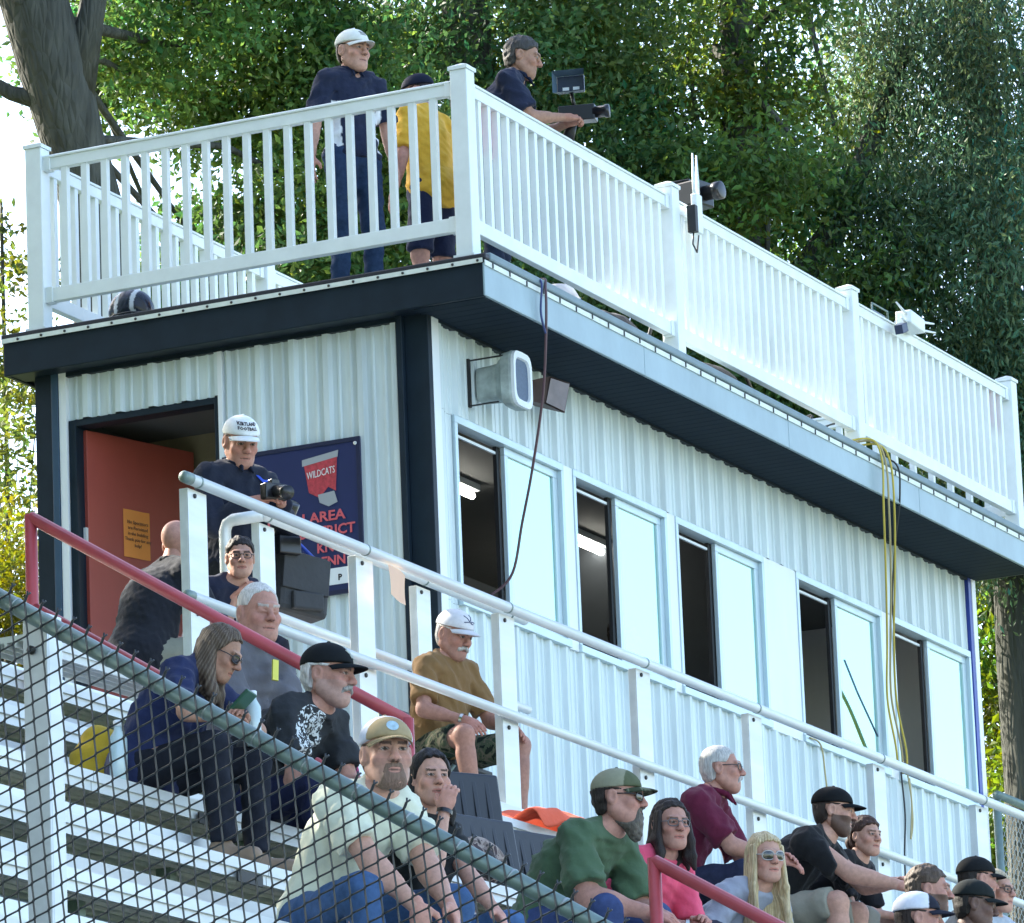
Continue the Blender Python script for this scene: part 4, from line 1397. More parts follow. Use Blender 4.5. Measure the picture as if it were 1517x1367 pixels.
def leaf_cloud(blobs, leaf, base, r, droop=0.0, narrow=.5, clump=(.28, .5), per=130):
    """blobs: (centre, radii, leaf count). returns quads"""
    Ps, Cs = [], []
    for c, rad, n in blobs:
        nc = max(6, n // per)
        d = r.normal(size=(nc, 3)); d /= np.linalg.norm(d, axis=1)[:, None]
        rr = r.uniform(.15, 1, nc) ** (1 / 2.2)
        cc = np.array(c) + d * rr[:, None] * np.array(rad)
        cr = r.uniform(clump[0], clump[1], nc)
        ci = r.integers(0, nc, n)
        off = r.normal(size=(n, 3)) * .5
        p = cc[ci] + off * cr[ci][:, None] * np.array([1, 1, .62 + droop * 1.3])
        Ps.append(p)
        tone = r.uniform(.55, 1.45, nc)[ci] * r.uniform(.75, 1.3, n)
        hue = r.normal(0, .10, n) + r.normal(0, .12, nc)[ci]
        colr = np.array(base)[None] * tone[:, None] * np.stack([1 + hue * 1.2, np.ones(n), 1 - hue], 1)
        Cs.append(np.clip(colr, .004, .9))
    P = np.concatenate(Ps); Cc = np.concatenate(Cs)
    n = len(P)
    a = r.normal(size=(n, 3)); a[:, 2] -= droop * 2.4; a /= np.linalg.norm(a, axis=1)[:, None]
    b = r.normal(size=(n, 3)); b -= a * (a * b).sum(1)[:, None]; b /= np.linalg.norm(b, axis=1)[:, None]
    L = leaf * r.uniform(.6, 1.35, n)[:, None]
    nrm = np.cross(a, b)
    V = np.empty((n, 4, 3), np.float32)
    V[:, 0] = P - a * L * .5
    V[:, 1] = P + b * L * narrow * .5 + nrm * L * .06
    V[:, 2] = P + a * L * .5 - nrm * L * .05
    V[:, 3] = P - b * L * narrow * .5 + nrm * L * .06
    Q = np.arange(n * 4).reshape(n, 4)
    return V.reshape(-1, 3), Q, np.repeat(Cc, 4, 0)

def tree(name, label, base, trunk, blobs, leaf, colr, seed, droop=0.0, narrow=.5, limbs=10, group="trees behind the press box", clump=(.34, .66), forks=(), per=420, lr=1.0):
    r = np.random.default_rng(seed)
    t = thing(name, label, "tree", base, group)
    o = np.array(base)
    tm = MB()
    def wobbly(pts, rs, n=12):
        # densify with small wobble
        P, Rr = [], []
        for i in range(len(pts) - 1):
            a, b = np.array(pts[i]), np.array(pts[i + 1])
            ns_ = max(1, min(6, int(np.linalg.norm(b - a) / .55)))
            for k in range(ns_):
                f_ = k / ns_
                P.append(a + (b - a) * f_ + r.normal(0, rs[i] * .05, 3)); Rr.append((rs[i] + (rs[i + 1] - rs[i]) * f_) * r.uniform(.97, 1.03))
        P.append(np.array(pts[-1])); Rr.append(rs[-1])
        tm.tube(P, Rr, n)
    wobbly([q[0] for q in trunk], [q[1] for q in trunk], 18)
    for fk in forks: wobbly([q[0] for q in fk], [q[1] for q in fk], 12)
    tops = [np.array(q[0]) for q in trunk[len(trunk) // 2:]]
    for i in range(limbs):
        c, rad, n = blobs[i % len(blobs)]
        d = r.normal(size=3); d /= np.linalg.norm(d)
        e = np.array(c) + d * np.array(rad) * r.uniform(.3, .95)
        s_ = tops[r.integers(0, len(tops))] + r.normal(0, .15, 3)
        m_ = (s_ + e) / 2 + np.array([0, 0, .35 * r.uniform(-.3, 1)])
        r0 = r.uniform(.03, .07) * lr
        wobbly([s_, m_, e], [r0, r0 * .65, r0 * .2], 7)
    tm.build("trunk", bark_m, t)
    V, Q, Cc = leaf_cloud(blobs, leaf, colr, r, droop, narrow, clump, per)
    cr = link_mesh("crown", np_mesh("crown", V - o, Q, leaf_m, Cc, smooth=False), t)
    return t

G1, G2, G3 = (.074, .136, .040), (.062, .118, .046), (.078, .130, .074)
tree("oak_tree", "stout dark trunk forking beside the roof railing, leafy crown", (7.6, 6.6, 5.6),
     [((7.65, 6.6, 5.4), .42), ((7.6, 6.6, 10), .29), ((7.40, 6.66, 13.6), .245), ((7.27, 6.70, 14.64), .235), ((7.10, 6.75, 15.15), .245), ((6.95, 6.80, 15.65), .275), ((6.77, 6.89, 16.15), .25), ((6.35, 7.2, 17.5), .2), ((6.0, 7.5, 19), .14)],
     [((9.3, 6.9, 16.8), (1.3, 1.5, 1.0), 28860), ((10.3, 6.2, 15.5), (1.1, 1.2, 1.0), 25012), ((9.6, 6.7, 14.3), (1.2, 1.1, .9), 15392), ((9.0, 6.5, 18.8), (2.4, 2.6, 1.3), 15392), ((9.4, 6.6, 13.0), (1.0, 1.0, .8), 8658), ((6.0, 8.2, 16.3), (.7, .8, .8), 500)],
     .078, G1, 11, forks=[[((7.05, 6.68, 15.45), .16), ((6.99, 6.50, 16.05), .10), ((7.1, 6.25, 17.3), .08), ((7.5, 6.0, 19), .05)], [((7.0, 6.75, 15.35), .10), ((6.8, 7.1, 15.45), .06), ((6.4, 7.9, 16.0), .03)]])
tree("maple_tree", "dark crowned tree right behind the men on the roof deck", (11.9, 5.7, 5.6),
     [((11.9, 5.7, 5.4), .34), ((11.95, 5.75, 12), .26), ((11.9, 5.7, 15.6), .22), ((11.6, 5.6, 17.6), .19), ((11.3, 5.5, 20), .12)],
     [((12.2, 5.6, 17.0), (1.4, 1.4, 1.1), 26936), ((13.0, 5.6, 15.6), (1.4, 1.3, 1.0), 25012), ((12.0, 6.0, 14.5), (1.3, 1.2, .9), 14430), ((13.8, 5.0, 14.2), (1.2, 1.2, .9), 13468), ((11.8, 5.6, 19.5), (2.4, 2.6, 1.5), 13468)],
     .078, G2, 12)
tree("ash_tree", "thick dark trunk with sky showing through its broken crown", (14.0, 4.3, 5.6),
     [((14.05, 4.35, 5.4), .30), ((14.02, 4.3, 13), .19), ((14.0, 4.3, 15.0), .17), ((13.6, 4.05, 17.0), .14), ((13.3, 3.9, 20), .10)],
     [((13.9, 4.6, 16.8), (1.2, 1.2, .9), 12506), ((14.6, 4.0, 15.4), (1.1, 1.1, .9), 15392), ((14.2, 4.4, 13.9), (1.2, 1.0, .8), 14430), ((14.4, 3.9, 12.8), (1.2, 1.0, .7), 11544), ((13.6, 4.2, 19.2), (2.2, 2.2, 1.3), 9620), ((13.0, 3.75, 15.9), (.5, .8, .6), 3848), ((13.2, 3.7, 14.0), (.6, .8, .6), 4440), ((12.9, 3.8, 17.4), (.5, .8, .5), 2590)],
     .078, G1, 13, forks=[[((14.0, 4.3, 14.6), .15), ((14.7, 3.7, 15.8), .11), ((15.2, 3.2, 17.4), .07)]])
tree("weeping_tree", "tall grey-green tree with hanging foliage past the far end of the railing", (15.6, 2.6, 5.6),
     [((15.7, 2.6, 5.4), .30), ((15.6, 2.6, 12), .22), ((15.6, 2.65, 16), .17), ((15.5, 2.7, 19), .10)],
     [((15.6, 2.8, 17.0), (1.1, 1.4, 1.2), 31890), ((15.0, 2.7, 15.2), (.9, 1.2, 1.1), 28138), ((15.3, 2.2, 13.6), (.9, 1.0, 1.0), 22510), ((15.8, 1.6, 12.2), (.9, .9, .9), 15007), ((15.7, 2.3, 19.4), (1.8, 2.0, 1.3), 11255)],
     .074, G3, 14, droop=.6, narrow=.34, clump=(.3, .6))
tree("locust_tree", "lower leafy tree glowing yellow green beside the far wall corner", (18.6, 3.7, 5.6),
     [((18.6, 3.7, 5.4), .22), ((18.5, 3.7, 10), .15), ((18.4, 3.7, 13), .10)],
     [((18.3, 3.8, 12.6), (1.4, 1.2, 1.1), 12000), ((18.0, 3.5, 10.9), (1.5, 1.1, .9), 11000), ((18.6, 3.6, 14.4), (1.6, 1.4, .9), 9000)],
     .095, (.085, .125, .02), 15, droop=.3)
tree("hazel_shrub", "sunlit yellow green shrub behind the navy back corner trim", (7.0, 7.4, 5.6),
     [((7.0, 7.4, 5.4), .10), ((6.9, 7.3, 9), .07), ((6.8, 7.2, 11.6), .04)],
     [((6.6, 7.15, 11.6), (.7, .6, .55), 5200), ((6.9, 7.5, 10.4), (.9, .8, .8), 5000)], .06, (.11, .13, .02), 16, limbs=6, lr=.4)
tree("birch_tree", "thin pale leafed sapling against the white sky beside the corner", (8.1, 8.0, 5.6),
     [((8.1, 8.0, 5.4), .05), ((8.0, 7.9, 10), .03), ((7.9, 7.85, 15), .012)],
     [((7.85, 7.75, 14.2), (.35, .45, .7), 900), ((7.5, 7.6, 12.8), (.4, .45, .8), 1300), ((7.9, 7.9, 13.6), (.4, .4, .5), 600)], .075, (.09, .12, .03), 17, limbs=9, clump=(.15, .3), per=40, lr=.22)
for i, (x, y, h_, lab) in enumerate(((-7, 9.5, 22, "behind the bald man"), (-15, 8.5, 22, "behind the top bleacher row"), (0.5, 11, 22, "behind the roof deck"), (-22, 5, 24, "left of the bleachers"), (-19, -.5, 23, "close to the end of the bleachers"), (-25, -4.0, 22, "far along the left side of the stand"), (-13.5, 3.5, 24, "beside the top corner of the bleachers"), (-8.5, 5.0, 25, "beside the raised landing"), (-30, 2, 24, "at the far left of the stand"))):  # unseen trees, added to block sky from the left and sun from behind
    tree("light_blocker_tree", "tall leafy tree added out of view to block light, " + lab, (x, y, hgt(x, y)),
         [((x, y, hgt(x, y) - .2), .4), ((x, y, 9), .3), ((x + .3, y, h_ - 4), .2)],
         [((x, y, h_ - 4), (3.2, 3.0, 3.4), 6500), ((x + .6, y - .3, h_ - 9), (3.0, 2.8, 3.0), 6500), ((x - 1.0, y + .5, h_ - 13), (2.8, 2.6, 2.8), 5000)],
         .28, G1, 30 + i, limbs=8, group="unseen trees added around the bleachers to block light", clump=(.5, .9), per=60)

# ------------------------------------------------------------------ people
def seat_root(k, t, size, back=.17):
    q = bpt(k, t)
    return (q.x, q.y + back, q.z + .09 * size)
WHITE, BLACK, NAVY = (.74, .76, .76), (.012, .013, .017), (.012, .018, .045)
GREY_H, WHITE_H, DARK_H, BROWN_H = (.20, .19, .18), (.62, .60, .57), (.02, .014, .011), (.075, .042, .025)
GS, GR = "spectators seated on the bleachers", "people on the roof deck"
I = {}
I['A'] = person("woman in navy shirt bowed over a phone, wavy brown hair and sunglasses", seat_root(0, -.22, .91, .13), -88, .91, GS, fem=True, lean=37, neck=(0, .035, -.075), girth=1.12, hphi=-78, hpitch=30, skin='tan',
    shirt=((.014, .022, .075),), sleeve=.8, pants=((.012, .014, .022),), glasses='sun', recede=.02, hair=('long', (.065, .04, .026), (.17, .13, .095)), handR=(.07, .44, .20), handL=(-.05, .46, .22), poleR=(.9, -.4, .1), poleL=(-.9, -.4, .1), shoes=(.25, .17, .11), kneeup=.05,
    locks=((.07, -.02, -.02, .032), (-.07, -.02, -.02, .032), (.055, -.06, -.03, .04), (-.055, -.06, -.03, .04), (0, -.09, -.02, .045)))
I['B'] = person("man in black printed shirt and dark cap with grey moustache leaning forward", seat_root(0, .69, .96), -95, .96, GS, lean=44.6, girth=1.12, hphi=-88, hpitch=8, skin='ruddy', jowl=1,
    shirt=((.010, .013, .018), M("black_shirt_with_white_print", (.010, .013, .018), .88, attr=True, bump=(26, .5, .01), extra=print_extra(-.13, -.36, .20, .13, .17, 34))), sleeve=.72, pants=((.012, .016, .05),), shoes=(.02, .03, .12), hair=('short', WHITE_H),
    moustache=(.30, .285, .26), hsize=1.08, cap=dict(c=(.010, .012, .014), strokes=[[(-.014, .098), (-.004, .086)], [(.0, .104), (.0, .088)], [(.012, .098), (.005, .084)], [(.0, .088), (.004, .068)], [(.030, .086), (.032, .066)], [(.024, .082), (.028, .068)]], tc=(.5, .55, .52)), handR=(.07, .56, .02), handL=(-.04, .57, .04), stubble=(.35, .33, .30, .25))
I['C'] = person("young man in cream t-shirt and tan trucker cap, forearms on knees", seat_root(2, -1.43, .99), -108, .99, GS, hsize=1.1, lean=38.4, girth=.97, hphi=-138, hpitch=2, skin='fair', stubble=(.20, .13, .10, .28), beard=((.20, .125, .09), .0), goatee=True,
    shirt=((.62, .64, .50),), sleeve=.72, pants=((.045, .095, .20),), shoes=(.2, .2, .2), hair=('crop', BROWN_H), cap=dict(c=(.36, .28, .16), back=(.60, .64, .72), brim=(.36, .28, .16), patch=((.42, .58, .66), .021)), handR=(.08, .62, -.10), handL=(-.06, .60, -.05), hdR=(0, .3, -1), hdL=(.1, .5, -.8), spread=.14, armr=1.08)
I['D'] = person("dark haired woman in black top with her hand raised to her mouth", seat_root(2, -.88, .90), -104, .90, GS, fem=True, lean=19, hphi=-134, hpitch=2, skin='fair', girth=.95,
    shirt=((.010, .012, .014),), sleeve=.6, pants=((.055, .12, .25),), recede=.02, hair=('long', (.012, .010, .010)), locks=((.074, -.025, .0, .026), (.05, -.07, .0, .034), (-.05, -.07, .0, .034), (0, -.09, .0, .04), (-.07, -.03, .0, .03)), brow=(.02, .015, .012), handR=(.075, .34, .50), hdR=(-.15, .25, 1), hnR=(.9, .5, 0), curlR=.9, poleR=(.3, .2, -1), handL=(-.05, .5, .05))
I['E'] = person("white haired man in grey shirt squinting, arms folded in his lap", seat_root(-1, 1.83, .96), -108, .96, GS, hsize=1.12, lean=17, girth=1.14, hphi=-124, hpitch=8, skin='ruddy', jowl=1, eyes=False,
    shirt=((.125, .125, .145),), sleeve=.85, collar=True, pants=((.02, .022, .03),), hair=('crop', WHITE_H), recede=.02, brow=(.5, .48, .45), handR=(-.02, .36, .10), handL=(.02, .40, .16))
I['F'] = person("bald man in dark polo and khaki shorts seen from behind near the red door", tuple(np.array(seat_root(-4, 4.58, .96, .2)) + np.array((.12, -.08, -.115))), -32, .96, GS, wrinkle=.003, lean=26, girth=1.2, hphi=-12, hpitch=6, skin='ruddy', twist=10,
    shirt=((.012, .014, .022),), sleeve=.8, collar=True, hem=-.10, pants=((.24, .24, .19), cloth_m), plen=.95, pname="shorts", handR=(.16, .5, .06), handL=(-.16, .5, .10))
I['G'] = person("dark haired woman in black framed glasses behind the guard rail end", seat_root(-4, 5.48, .90, .2), -118, .90, GS, fem=True, lean=43, girth=1.2, hphi=-146, hpitch=6, skin='fair', glasses='clear',
    shirt=((.015, .02, .045),), sleeve=.8, pants=((.02, .02, .03),), hair=('short', (.022, .016, .014)), brow=(.02, .015, .012), handR=(.02, .34, .34), hdR=(-.6, .4, .6), handL=(-.1, .36, .30))
I['P'] = person("photographer in navy jacket and white cap looking down at a camera", (-3.04, .04, 8.05 + .90), -118, 1.03, None, hsize=1.08, stand=True, lean=9, girth=1.04, hphi=-132, hpitch=24, skin='ruddy',
    shirt=((.010, .014, .030),), sleeve=1.86, collar=True, loose=.026, hem=-.13, pants=((.012, .014, .018), cloth_m), shoes=(.02, .02, .02), hair=('crop', (.18, .15, .13)), cap=dict(c=WHITE, text=[("KIRTLAND", .098, .020), ("FOOTBALL", .077, .020)], tc=(.03, .02, .03)), handR=(.06, .32, .31), handL=(-.10, .32, .33), hdR=(-.7, .6, .1), hdL=(.7, .6, .1))
I['T'] = person("man with white moustache, tan shirt and pale cap seated behind the guard rail", (-2.02, -.62, 7.5 + .45 + .085), -104, .97, None, lean=17, girth=1.22, hphi=-106, hpitch=24, skin='ruddy', skinmul=.85, jowl=1,
    shirt=((.20, .115, .045),), sleeve=.8, pants=((.05, .06, .04), camo_m), plen=.82, pname="shorts", hair=('crop', WHITE_H), moustache=(.45, .43, .40), hsize=1.1, cap=dict(c=(.60, .60, .62), strokes=[[(-.035, .078), (-.01, .083), (.0, .084)], [(.0, .084), (-.012, .10), (-.026, .108)], [(.0, .084), (.012, .076), (.026, .075)], [(.01, .085), (.03, .085), (.042, .080)], [(.005, .09), (.018, .105), (.014, .114)]], tc=(.10, .12, .2)), handR=(.19, .40, .11), handL=(-.20, .42, .11), hdR=(-.1, .9, -.5), hdL=(.1, .9, -.5), spread=.15, shoes=(.2, .2, .2), kneeup=.02)
I['H'] = person("bearded man in green t-shirt, camouflage cap and wraparound sunglasses", seat_root(1, 1.71, .98), -97, .98, GS, lean=46, girth=1.05, hphi=-76, hpitch=4, skin='ruddy', wide=1.06, jowl=1, glasses='sun',
    shirt=((.062, .112, .060),), sleeve=.85, pants=((.045, .07, .17),), hair=('short', (.03, .024, .02)), beard=((.12, .105, .085), .05), goatee=True, cap=dict(c=(.10, .115, .065), back=(.26, .26, .18), brim=(.05, .06, .035), bmat=camo_cap_m), handR=(.10, .58, .0), handL=(-.08, .56, .0), armr=1.2)
I['I'] = person("woman in bright pink shirt and clear glasses with long dark hair", seat_root(1, 2.36, .91), -108, .91, GS, fem=True, lean=42, girth=1.25, hphi=-128, hpitch=4, skin='ruddy', wide=1.05, glasses='clear',
    shirt=((.72, .09, .17),), sleeve=.85, pants=((.03, .03, .05),), recede=.018, hair=('long', (.030, .022, .020)), handR=(.03, .5, .05), handL=(-.03, .52, .08), gmat=M("grey_glasses_frame", (.12, .12, .13), .3), armr=1.15)
I['J'] = person("grey haired man in maroon polo and glasses in profile against the wall", seat_root(-1, 5.95, .96), -80, .96, GS, lean=30, girth=1.02, hphi=-66, hpitch=0, skin='ruddy', glasses='clear',
    shirt=((.105, .008, .032),), sleeve=.85, collar=True, pants=((.018, .022, .05),), hair=('crop', (.46, .45, .43)), recede=.012, brow=(.4, .38, .36), handR=(.02, .58, .12), handL=(-.06, .56, .14), moustache=(.45, .43, .41))
I['K'] = person("long haired blonde woman in light grey shirt and sunglasses", seat_root(1, 3.27, .91), -112, .91, GS, fem=True, lean=45, hphi=-128, hpitch=4, skin='fair', glasses='big', gmat=M("pale_glasses_frame", (.45, .43, .40), .3),
    shirt=((.30, .33, .40),), sleeve=.85, pants=((.03, .05, .10),), recede=.012, hair=('verylong', (.42, .32, .17), (.62, .52, .33)), handR=(.12, .45, .05), handL=(-.1, .5, .05))
I['L'] = person("bearded man in black t-shirt and black cap with arms stretched over his knees", seat_root(-1, 7.0, .98), -82, .98, GS, lean=44, girth=1.08, hphi=-66, hpitch=8, skin='fair', stubble=(.05, .034, .026, .85),
    shirt=((.008, .009, .011),), sleeve=.8, pants=((.26, .25, .20), cloth_m), plen=.95, pname="shorts", hair=('crop', (.03, .02, .016)), cap=dict(c=(.008, .009, .010)), handR=(.10, .74, .10), handL=(-.05, .72, .14), poleR=(.3, -.2, -1), armr=1.1)
I['M'] = person("pale woman in black shirt leaning close to the man in black cap", seat_root(-1, 7.55, .87), -92, .87, GS, fem=True, lean=41, hphi=-112, hpitch=4, skin='fair', shirt=((.010, .010, .013),), sleeve=.8, pants=((.25, .24, .20), cloth_m), hair=('tied', (.06, .03, .022)), handR=(.06, .55, .05), handL=(-.06, .55, .05))
I['N'] = person("short haired bearded man in olive shirt beside the dark capped man", seat_root(1, 5.3, .96), -80, .96, GS, lean=11, girth=1.05, hphi=-62, hpitch=4, skin='ruddy', stubble=(.07, .048, .035, .85),
    shirt=((.10, .10, .068),), sleeve=.85, pants=((.03, .04, .07),), hair=('short', (.085, .058, .04)))
I['O'] = person("dark skinned man in black cap with lettered front beside the bearded man", seat_root(1, 5.82, .96), -80, .96, GS, lean=11, hphi=-58, hpitch=10, skin='dark', shirt=((.02, .022, .03),), sleeve=.85, pants=((.03, .04, .07),), hair=('crop', (.015, .012, .010)), cap=dict(c=(.014, .018, .018), strokes=[[(-.015, .09), (.0, .098), (.015, .09)], [(-.01, .08), (.012, .08)]], tc=(.25, .25, .2)))
I['Q'] = person("pale haired person in light blue shirt behind the dark capped man", seat_root(0, 7.85, .92), -100, .92, GS, fem=True, lean=14, hphi=-100, hpitch=4, skin='fair', glasses='clear', shirt=((.40, .45, .52),), pants=((.03, .04, .07),), hair=('short', (.45, .38, .26)))
I['S'] = person("person in plain black cap facing the field behind the bearded man", seat_root(0, 7.55, .96), -60, .96, GS, lean=14, hphi=-40, hpitch=4, skin='ruddy', shirt=((.30, .30, .28),), pants=((.03, .04, .07),), hair=('crop', (.02, .015, .012)), cap=dict(c=(.010, .011, .012)))
I['R'] = person("person in white cap with a small red flag patch on the lowest visible seat", seat_root(2, 3.55, .96), -90, .96, GS, lean=8, hphi=-60, hpitch=4, skin='ruddy', shirt=((.03, .03, .04),), pants=((.03, .04, .07),), hair=('crop', (.03, .02, .016)), cap=dict(c=(.02, .022, .035), back=(.66, .68, .74), brim=(.02, .022, .035), patch=((.55, .08, .09), .016)))
# roof deck
DK = ZR1 + .022
def side_white(V, C_, k):
    x, y, z = V.T
    m = (np.abs(x) > .125) & (np.abs(x) < .178) & (z > .02) & (z < .33) & (y > -.06)
    C_[m] = WHITE
I['r1'] = person("man in navy polo, jeans and white cap standing at the roof railing", (.66, 1.12, DK + .945), -122, .985, GR, stand=True, lean=3, girth=1.0, hphi=-112, hpitch=6, skin='fair', skinmul=.95, shirt=((.010, .016, .042),), sleeve=.82, collar=True, shirt_paint=side_white, hem=-.02,
    pants=((.022, .045, .10),), shoes=(.02, .02, .03), hair=('crop', (.05, .035, .025)), hsize=1.1, cap=dict(c=(.70, .71, .66), strokes=[[(-.02, .10), (.018, .098)], [(-.018, .092), (.018, .09)], [(-.018, .083), (.02, .082)]], tc=(.2, .21, .23)), handR=(.31, .02, -.08), handL=(-.30, .04, -.10), poleR=(1, -.5, 0), poleL=(-1, -.5, 0))
I['r2'] = person("grey haired man in navy polo bending over a camera on the roof deck", (1.22, .46, DK + .98), -72, .985, GR, hsize=1.08, stand=True, lean=23, girth=1.08, hphi=-66, hpitch=14, skin='tan', shirt=((.010, .016, .042),), sleeve=.82, collar=True, pants=((.02, .03, .06),), shoes=(.02, .02, .03), hair=('short', (.055, .05, .045)), handR=(.02, .50, .22), handL=(-.10, .50, .22), curlR=.9, curlL=.9)
I['r3'] = person("person in yellow shirt, navy shorts and dark cap turned towards the trees", (1.34, .90, DK + .87), 78, .97, GR, stand=True, lean=8, girth=1.1, hphi=100, hpitch=10, skin='ruddy', shirt=((.62, .36, .035),), sleeve=.85, hem=-.12, pants=((.012, .018, .05), cloth_m), plen=.95, pname="shorts", shoes=(.3, .3, .3), hair=('crop', (.03, .02, .02)), cap=dict(c=(.010, .014, .03)))
# inside the press box
GI = "people at the press box windows"
for lab, x, y, zz, hp_, sh in (("dark haired person inside the press box under the second strip light", 3.75, 1.0, 9.29, -60, (.02, .02, .03)), ("person low behind the counter at the fourth press box window", 7.05, 1.15, 9.06, -90, (.05, .05, .06)), ("person at the counter behind the window by the yellow cables", 8.0, 1.25, 9.16, -110, (.03, .05, .08))):
    person(lab, (x, y, zz), -90, .94, GI, lean=15, hphi=hp_, shirt=(sh,), pants=((.02, .02, .03),), hair=('short', (.02, .015, .012)), hres=.006)
# ------------------------------------------------------------------ objects on and around the press box
navy_sign = M("navy_sign_board", (.016, .024, .095), .4, nz=(4, .1))
red_letter = M("red_lettering", (.60, .10, .12), .5)
grey_letter = M("grey_lettering", (.32, .34, .36), .5)
sign = thing("sign_board", "navy school district sign board with red lettering on the side wall", "sign", (XS, 1.3, 9.54))
xs_ = XS - .045
MB().bx(xs_, xs_ + .012, .84, 1.77, 9.54, 10.48).build("board", navy_sign, sign, .002)
bd = MB()
bd.bx(xs_ - .006, xs_, .84, 1.77, 10.455, 10.48).bx(xs_ - .006, xs_, .84, 1.77, 9.54, 9.565).bx(xs_ - .006, xs_, .84, .865, 9.5651, 10.4549).bx(xs_ - .006, xs_, 1.745, 1.77, 9.5651, 10.4549)
bd.build("border", M("dark_sign_border", (.010, .014, .05), .45), sign)
R_, U_ = (0, -1, 0), (0, 0, 1)
def st(txt, size, y, z, mat=red_letter, sx=1.0):
    text_mesh("lettering", txt, size, mat, (xs_ - .004, y, z), R_, U_, sign, .0015, bold=.002, sx=sx)
MB().prism([(xs_ - .003, 1.22, 10.36), (xs_ - .003, .995, 10.39), (xs_ - .003, 1.01, 10.17), (xs_ - .003, 1.06, 10.20), (xs_ - .003, 1.12, 10.14), (xs_ - .003, 1.19, 10.18)], (.002, 0, 0)).build("emblem", M("red_emblem", (.50, .05, .07), .5, nz=(40, .5)), sign)
MB().prism([(xs_ - .0045, 1.23, 10.385), (xs_ - .0045, .985, 10.415), (xs_ - .0045, .99, 10.375), (xs_ - .0045, 1.23, 10.345)], (.001, 0, 0)).build("emblem_band", grey_letter, sign)
MB().prism([(xs_ - .0045, 1.13, 10.16), (xs_ - .0045, 1.02, 10.17), (xs_ - .0045, 1.0, 10.10), (xs_ - .0045, 1.06, 10.08), (xs_ - .0045, 1.12, 10.11)], (.001, 0, 0)).build("emblem_base", grey_letter, sign)
text_mesh("lettering", "WILDCATS", .062, M("white_lettering", (.7, .7, .7), .5), (xs_ - .0055, 1.105, 10.29), (0, -1, .1), U_, sign, .0008, sx=.62)
st("UNION AREA", .085, 1.25, 10.02, sx=1.15)
st("SCHOOL DISTRICT", .085, 1.27, 9.93, sx=1.05)
st("KNOX", .08, 1.03, 9.83)
st("PENN", .08, 1.06, 9.745)
MB().bx(xs_ - .004, xs_ - .001, .92, 1.45, 9.60, 9.70).build("white_panel", white_trim, sign)
st("P", .05, 1.0, 9.64, ink)
for yy, zz in ((.87, 10.44), (1.74, 10.44), (.87, 9.58), (1.74, 9.58)):
    MB().lathe((xs_ - .005, yy, zz), (-1, 0, 0), [(0, .012), (.004, .011), (.006, .006)], 10).build("screw", alu, sign)

# notice taped on the open door
nt_ = thing("door_notice", "orange paper notice taped to the open red door", "notice", hinge + du * .42 + Vector((0, 0, 10.0)))
nc = hinge + du * .40 + face * .026 + Vector((0, 0, 10.22))
P_ = [[nc + du * (-.11 + .22 * i / 4) + Vector((0, 0, -.15 + .30 * j / 5)) + face * (.004 * math.sin(i * 1.3) + .006 * (i == 4)) for j in range(6)] for i in range(5)]
MB().grid(P_).build("sheet", orange_p, nt_)
ur = du if du.cross(Vector((0, 0, 1))).dot(face) > 0 else -du
for k, ln in enumerate(("No Spectators", "are Permitted", "in the building", "Thank you for any", "help!")):
    text_mesh("lettering", ln, .030, ink, nc + face * .012 + Vector((0, 0, .07 - k * .036)), ur, (0, 0, 1), nt_, .0006)
pp = thing("paper_sheet", "small peach paper taped under the guard rail pipe", "paper", (-4.28, -1.58, 8.45))
P_ = [[(-4.39 + .20 * i / 4, -1.58 - .012 * math.sin(i * .9 + j * .5), 8.52 - .155 * j / 4 - .02 * i / 4) for j in range(5)] for i in range(5)]
MB().grid(P_).build("sheet", peach_p, pp)

# horn loudspeaker on the front wall
stain = M("weather_stained_plastic", (.46, .53, .50), .6, nz=(7, .55), bump=(50, .3, .004))
hs_ = thing("horn_loudspeaker", "weather stained square horn loudspeaker bolted to the front wall", "loudspeaker", (.78, .40, 10.86))
cxs, czs = .80, 10.865
def ring4(y, hx, hz, xo=0):
    n = 20
    out = []
    for i in range(n):
        a = 2 * math.pi * i / n
        ca, sa = math.cos(a), math.sin(a)
        out.append((cxs + xo + hx * math.copysign(abs(ca) ** .45, ca), y, czs + hz * math.copysign(abs(sa) ** .45, sa)))
    return [(cxs + (p[0] - cxs) * .86, p[1], czs + (p[2] - czs) * .88) for p in out]
body = MB()
secs = [(.375, .06, .10), (.365, .085, .12), (.28, .09, .125), (.23, .10, .13), (.19, .13, .165), (.175, .15, .19), (.12, .155, .20), (.105, .15, .196)]
vs = [p for s_ in secs for p in ring4(*s_)]
n = 20
fs = [(i * n + k, i * n + (k + 1) % n, (i + 1) * n + (k + 1) % n, (i + 1) * n + k) for i in range(len(secs) - 1) for k in range(n)] + [tuple(range(n))]
body.add(vs, fs, False)
body.build("housing", stain, hs_)
rim = MB()
vs = [p for s_ in ((.105, .15, .196), (.085, .148, .194), (.085, .118, .150), (.13, .10, .13)) for p in ring4(*s_)]
rim.add(vs, [(i * n + k, i * n + (k + 1) % n, (i + 1) * n + (k + 1) % n, (i + 1) * n + k) for i in range(3) for k in range(n)])
rim.build("mouth_rim", white_trim, hs_)
MB().add(ring4(.10, .118, .150), [tuple(range(n))]).build("grille", M("blue_grey_grille", (.09, .13, .20), .6, nz=(60, .3)), hs_)
br = MB().bx(cxs - .12, cxs - .105, .16, .40, czs + .135, czs + .142).bx(cxs - .12, cxs - .105, .20, .40, czs - .145, czs - .138).bx(cxs - .125, cxs - .1, .385, .40, czs - .15, czs + .15)
br.build("bracket", black_m, hs_)
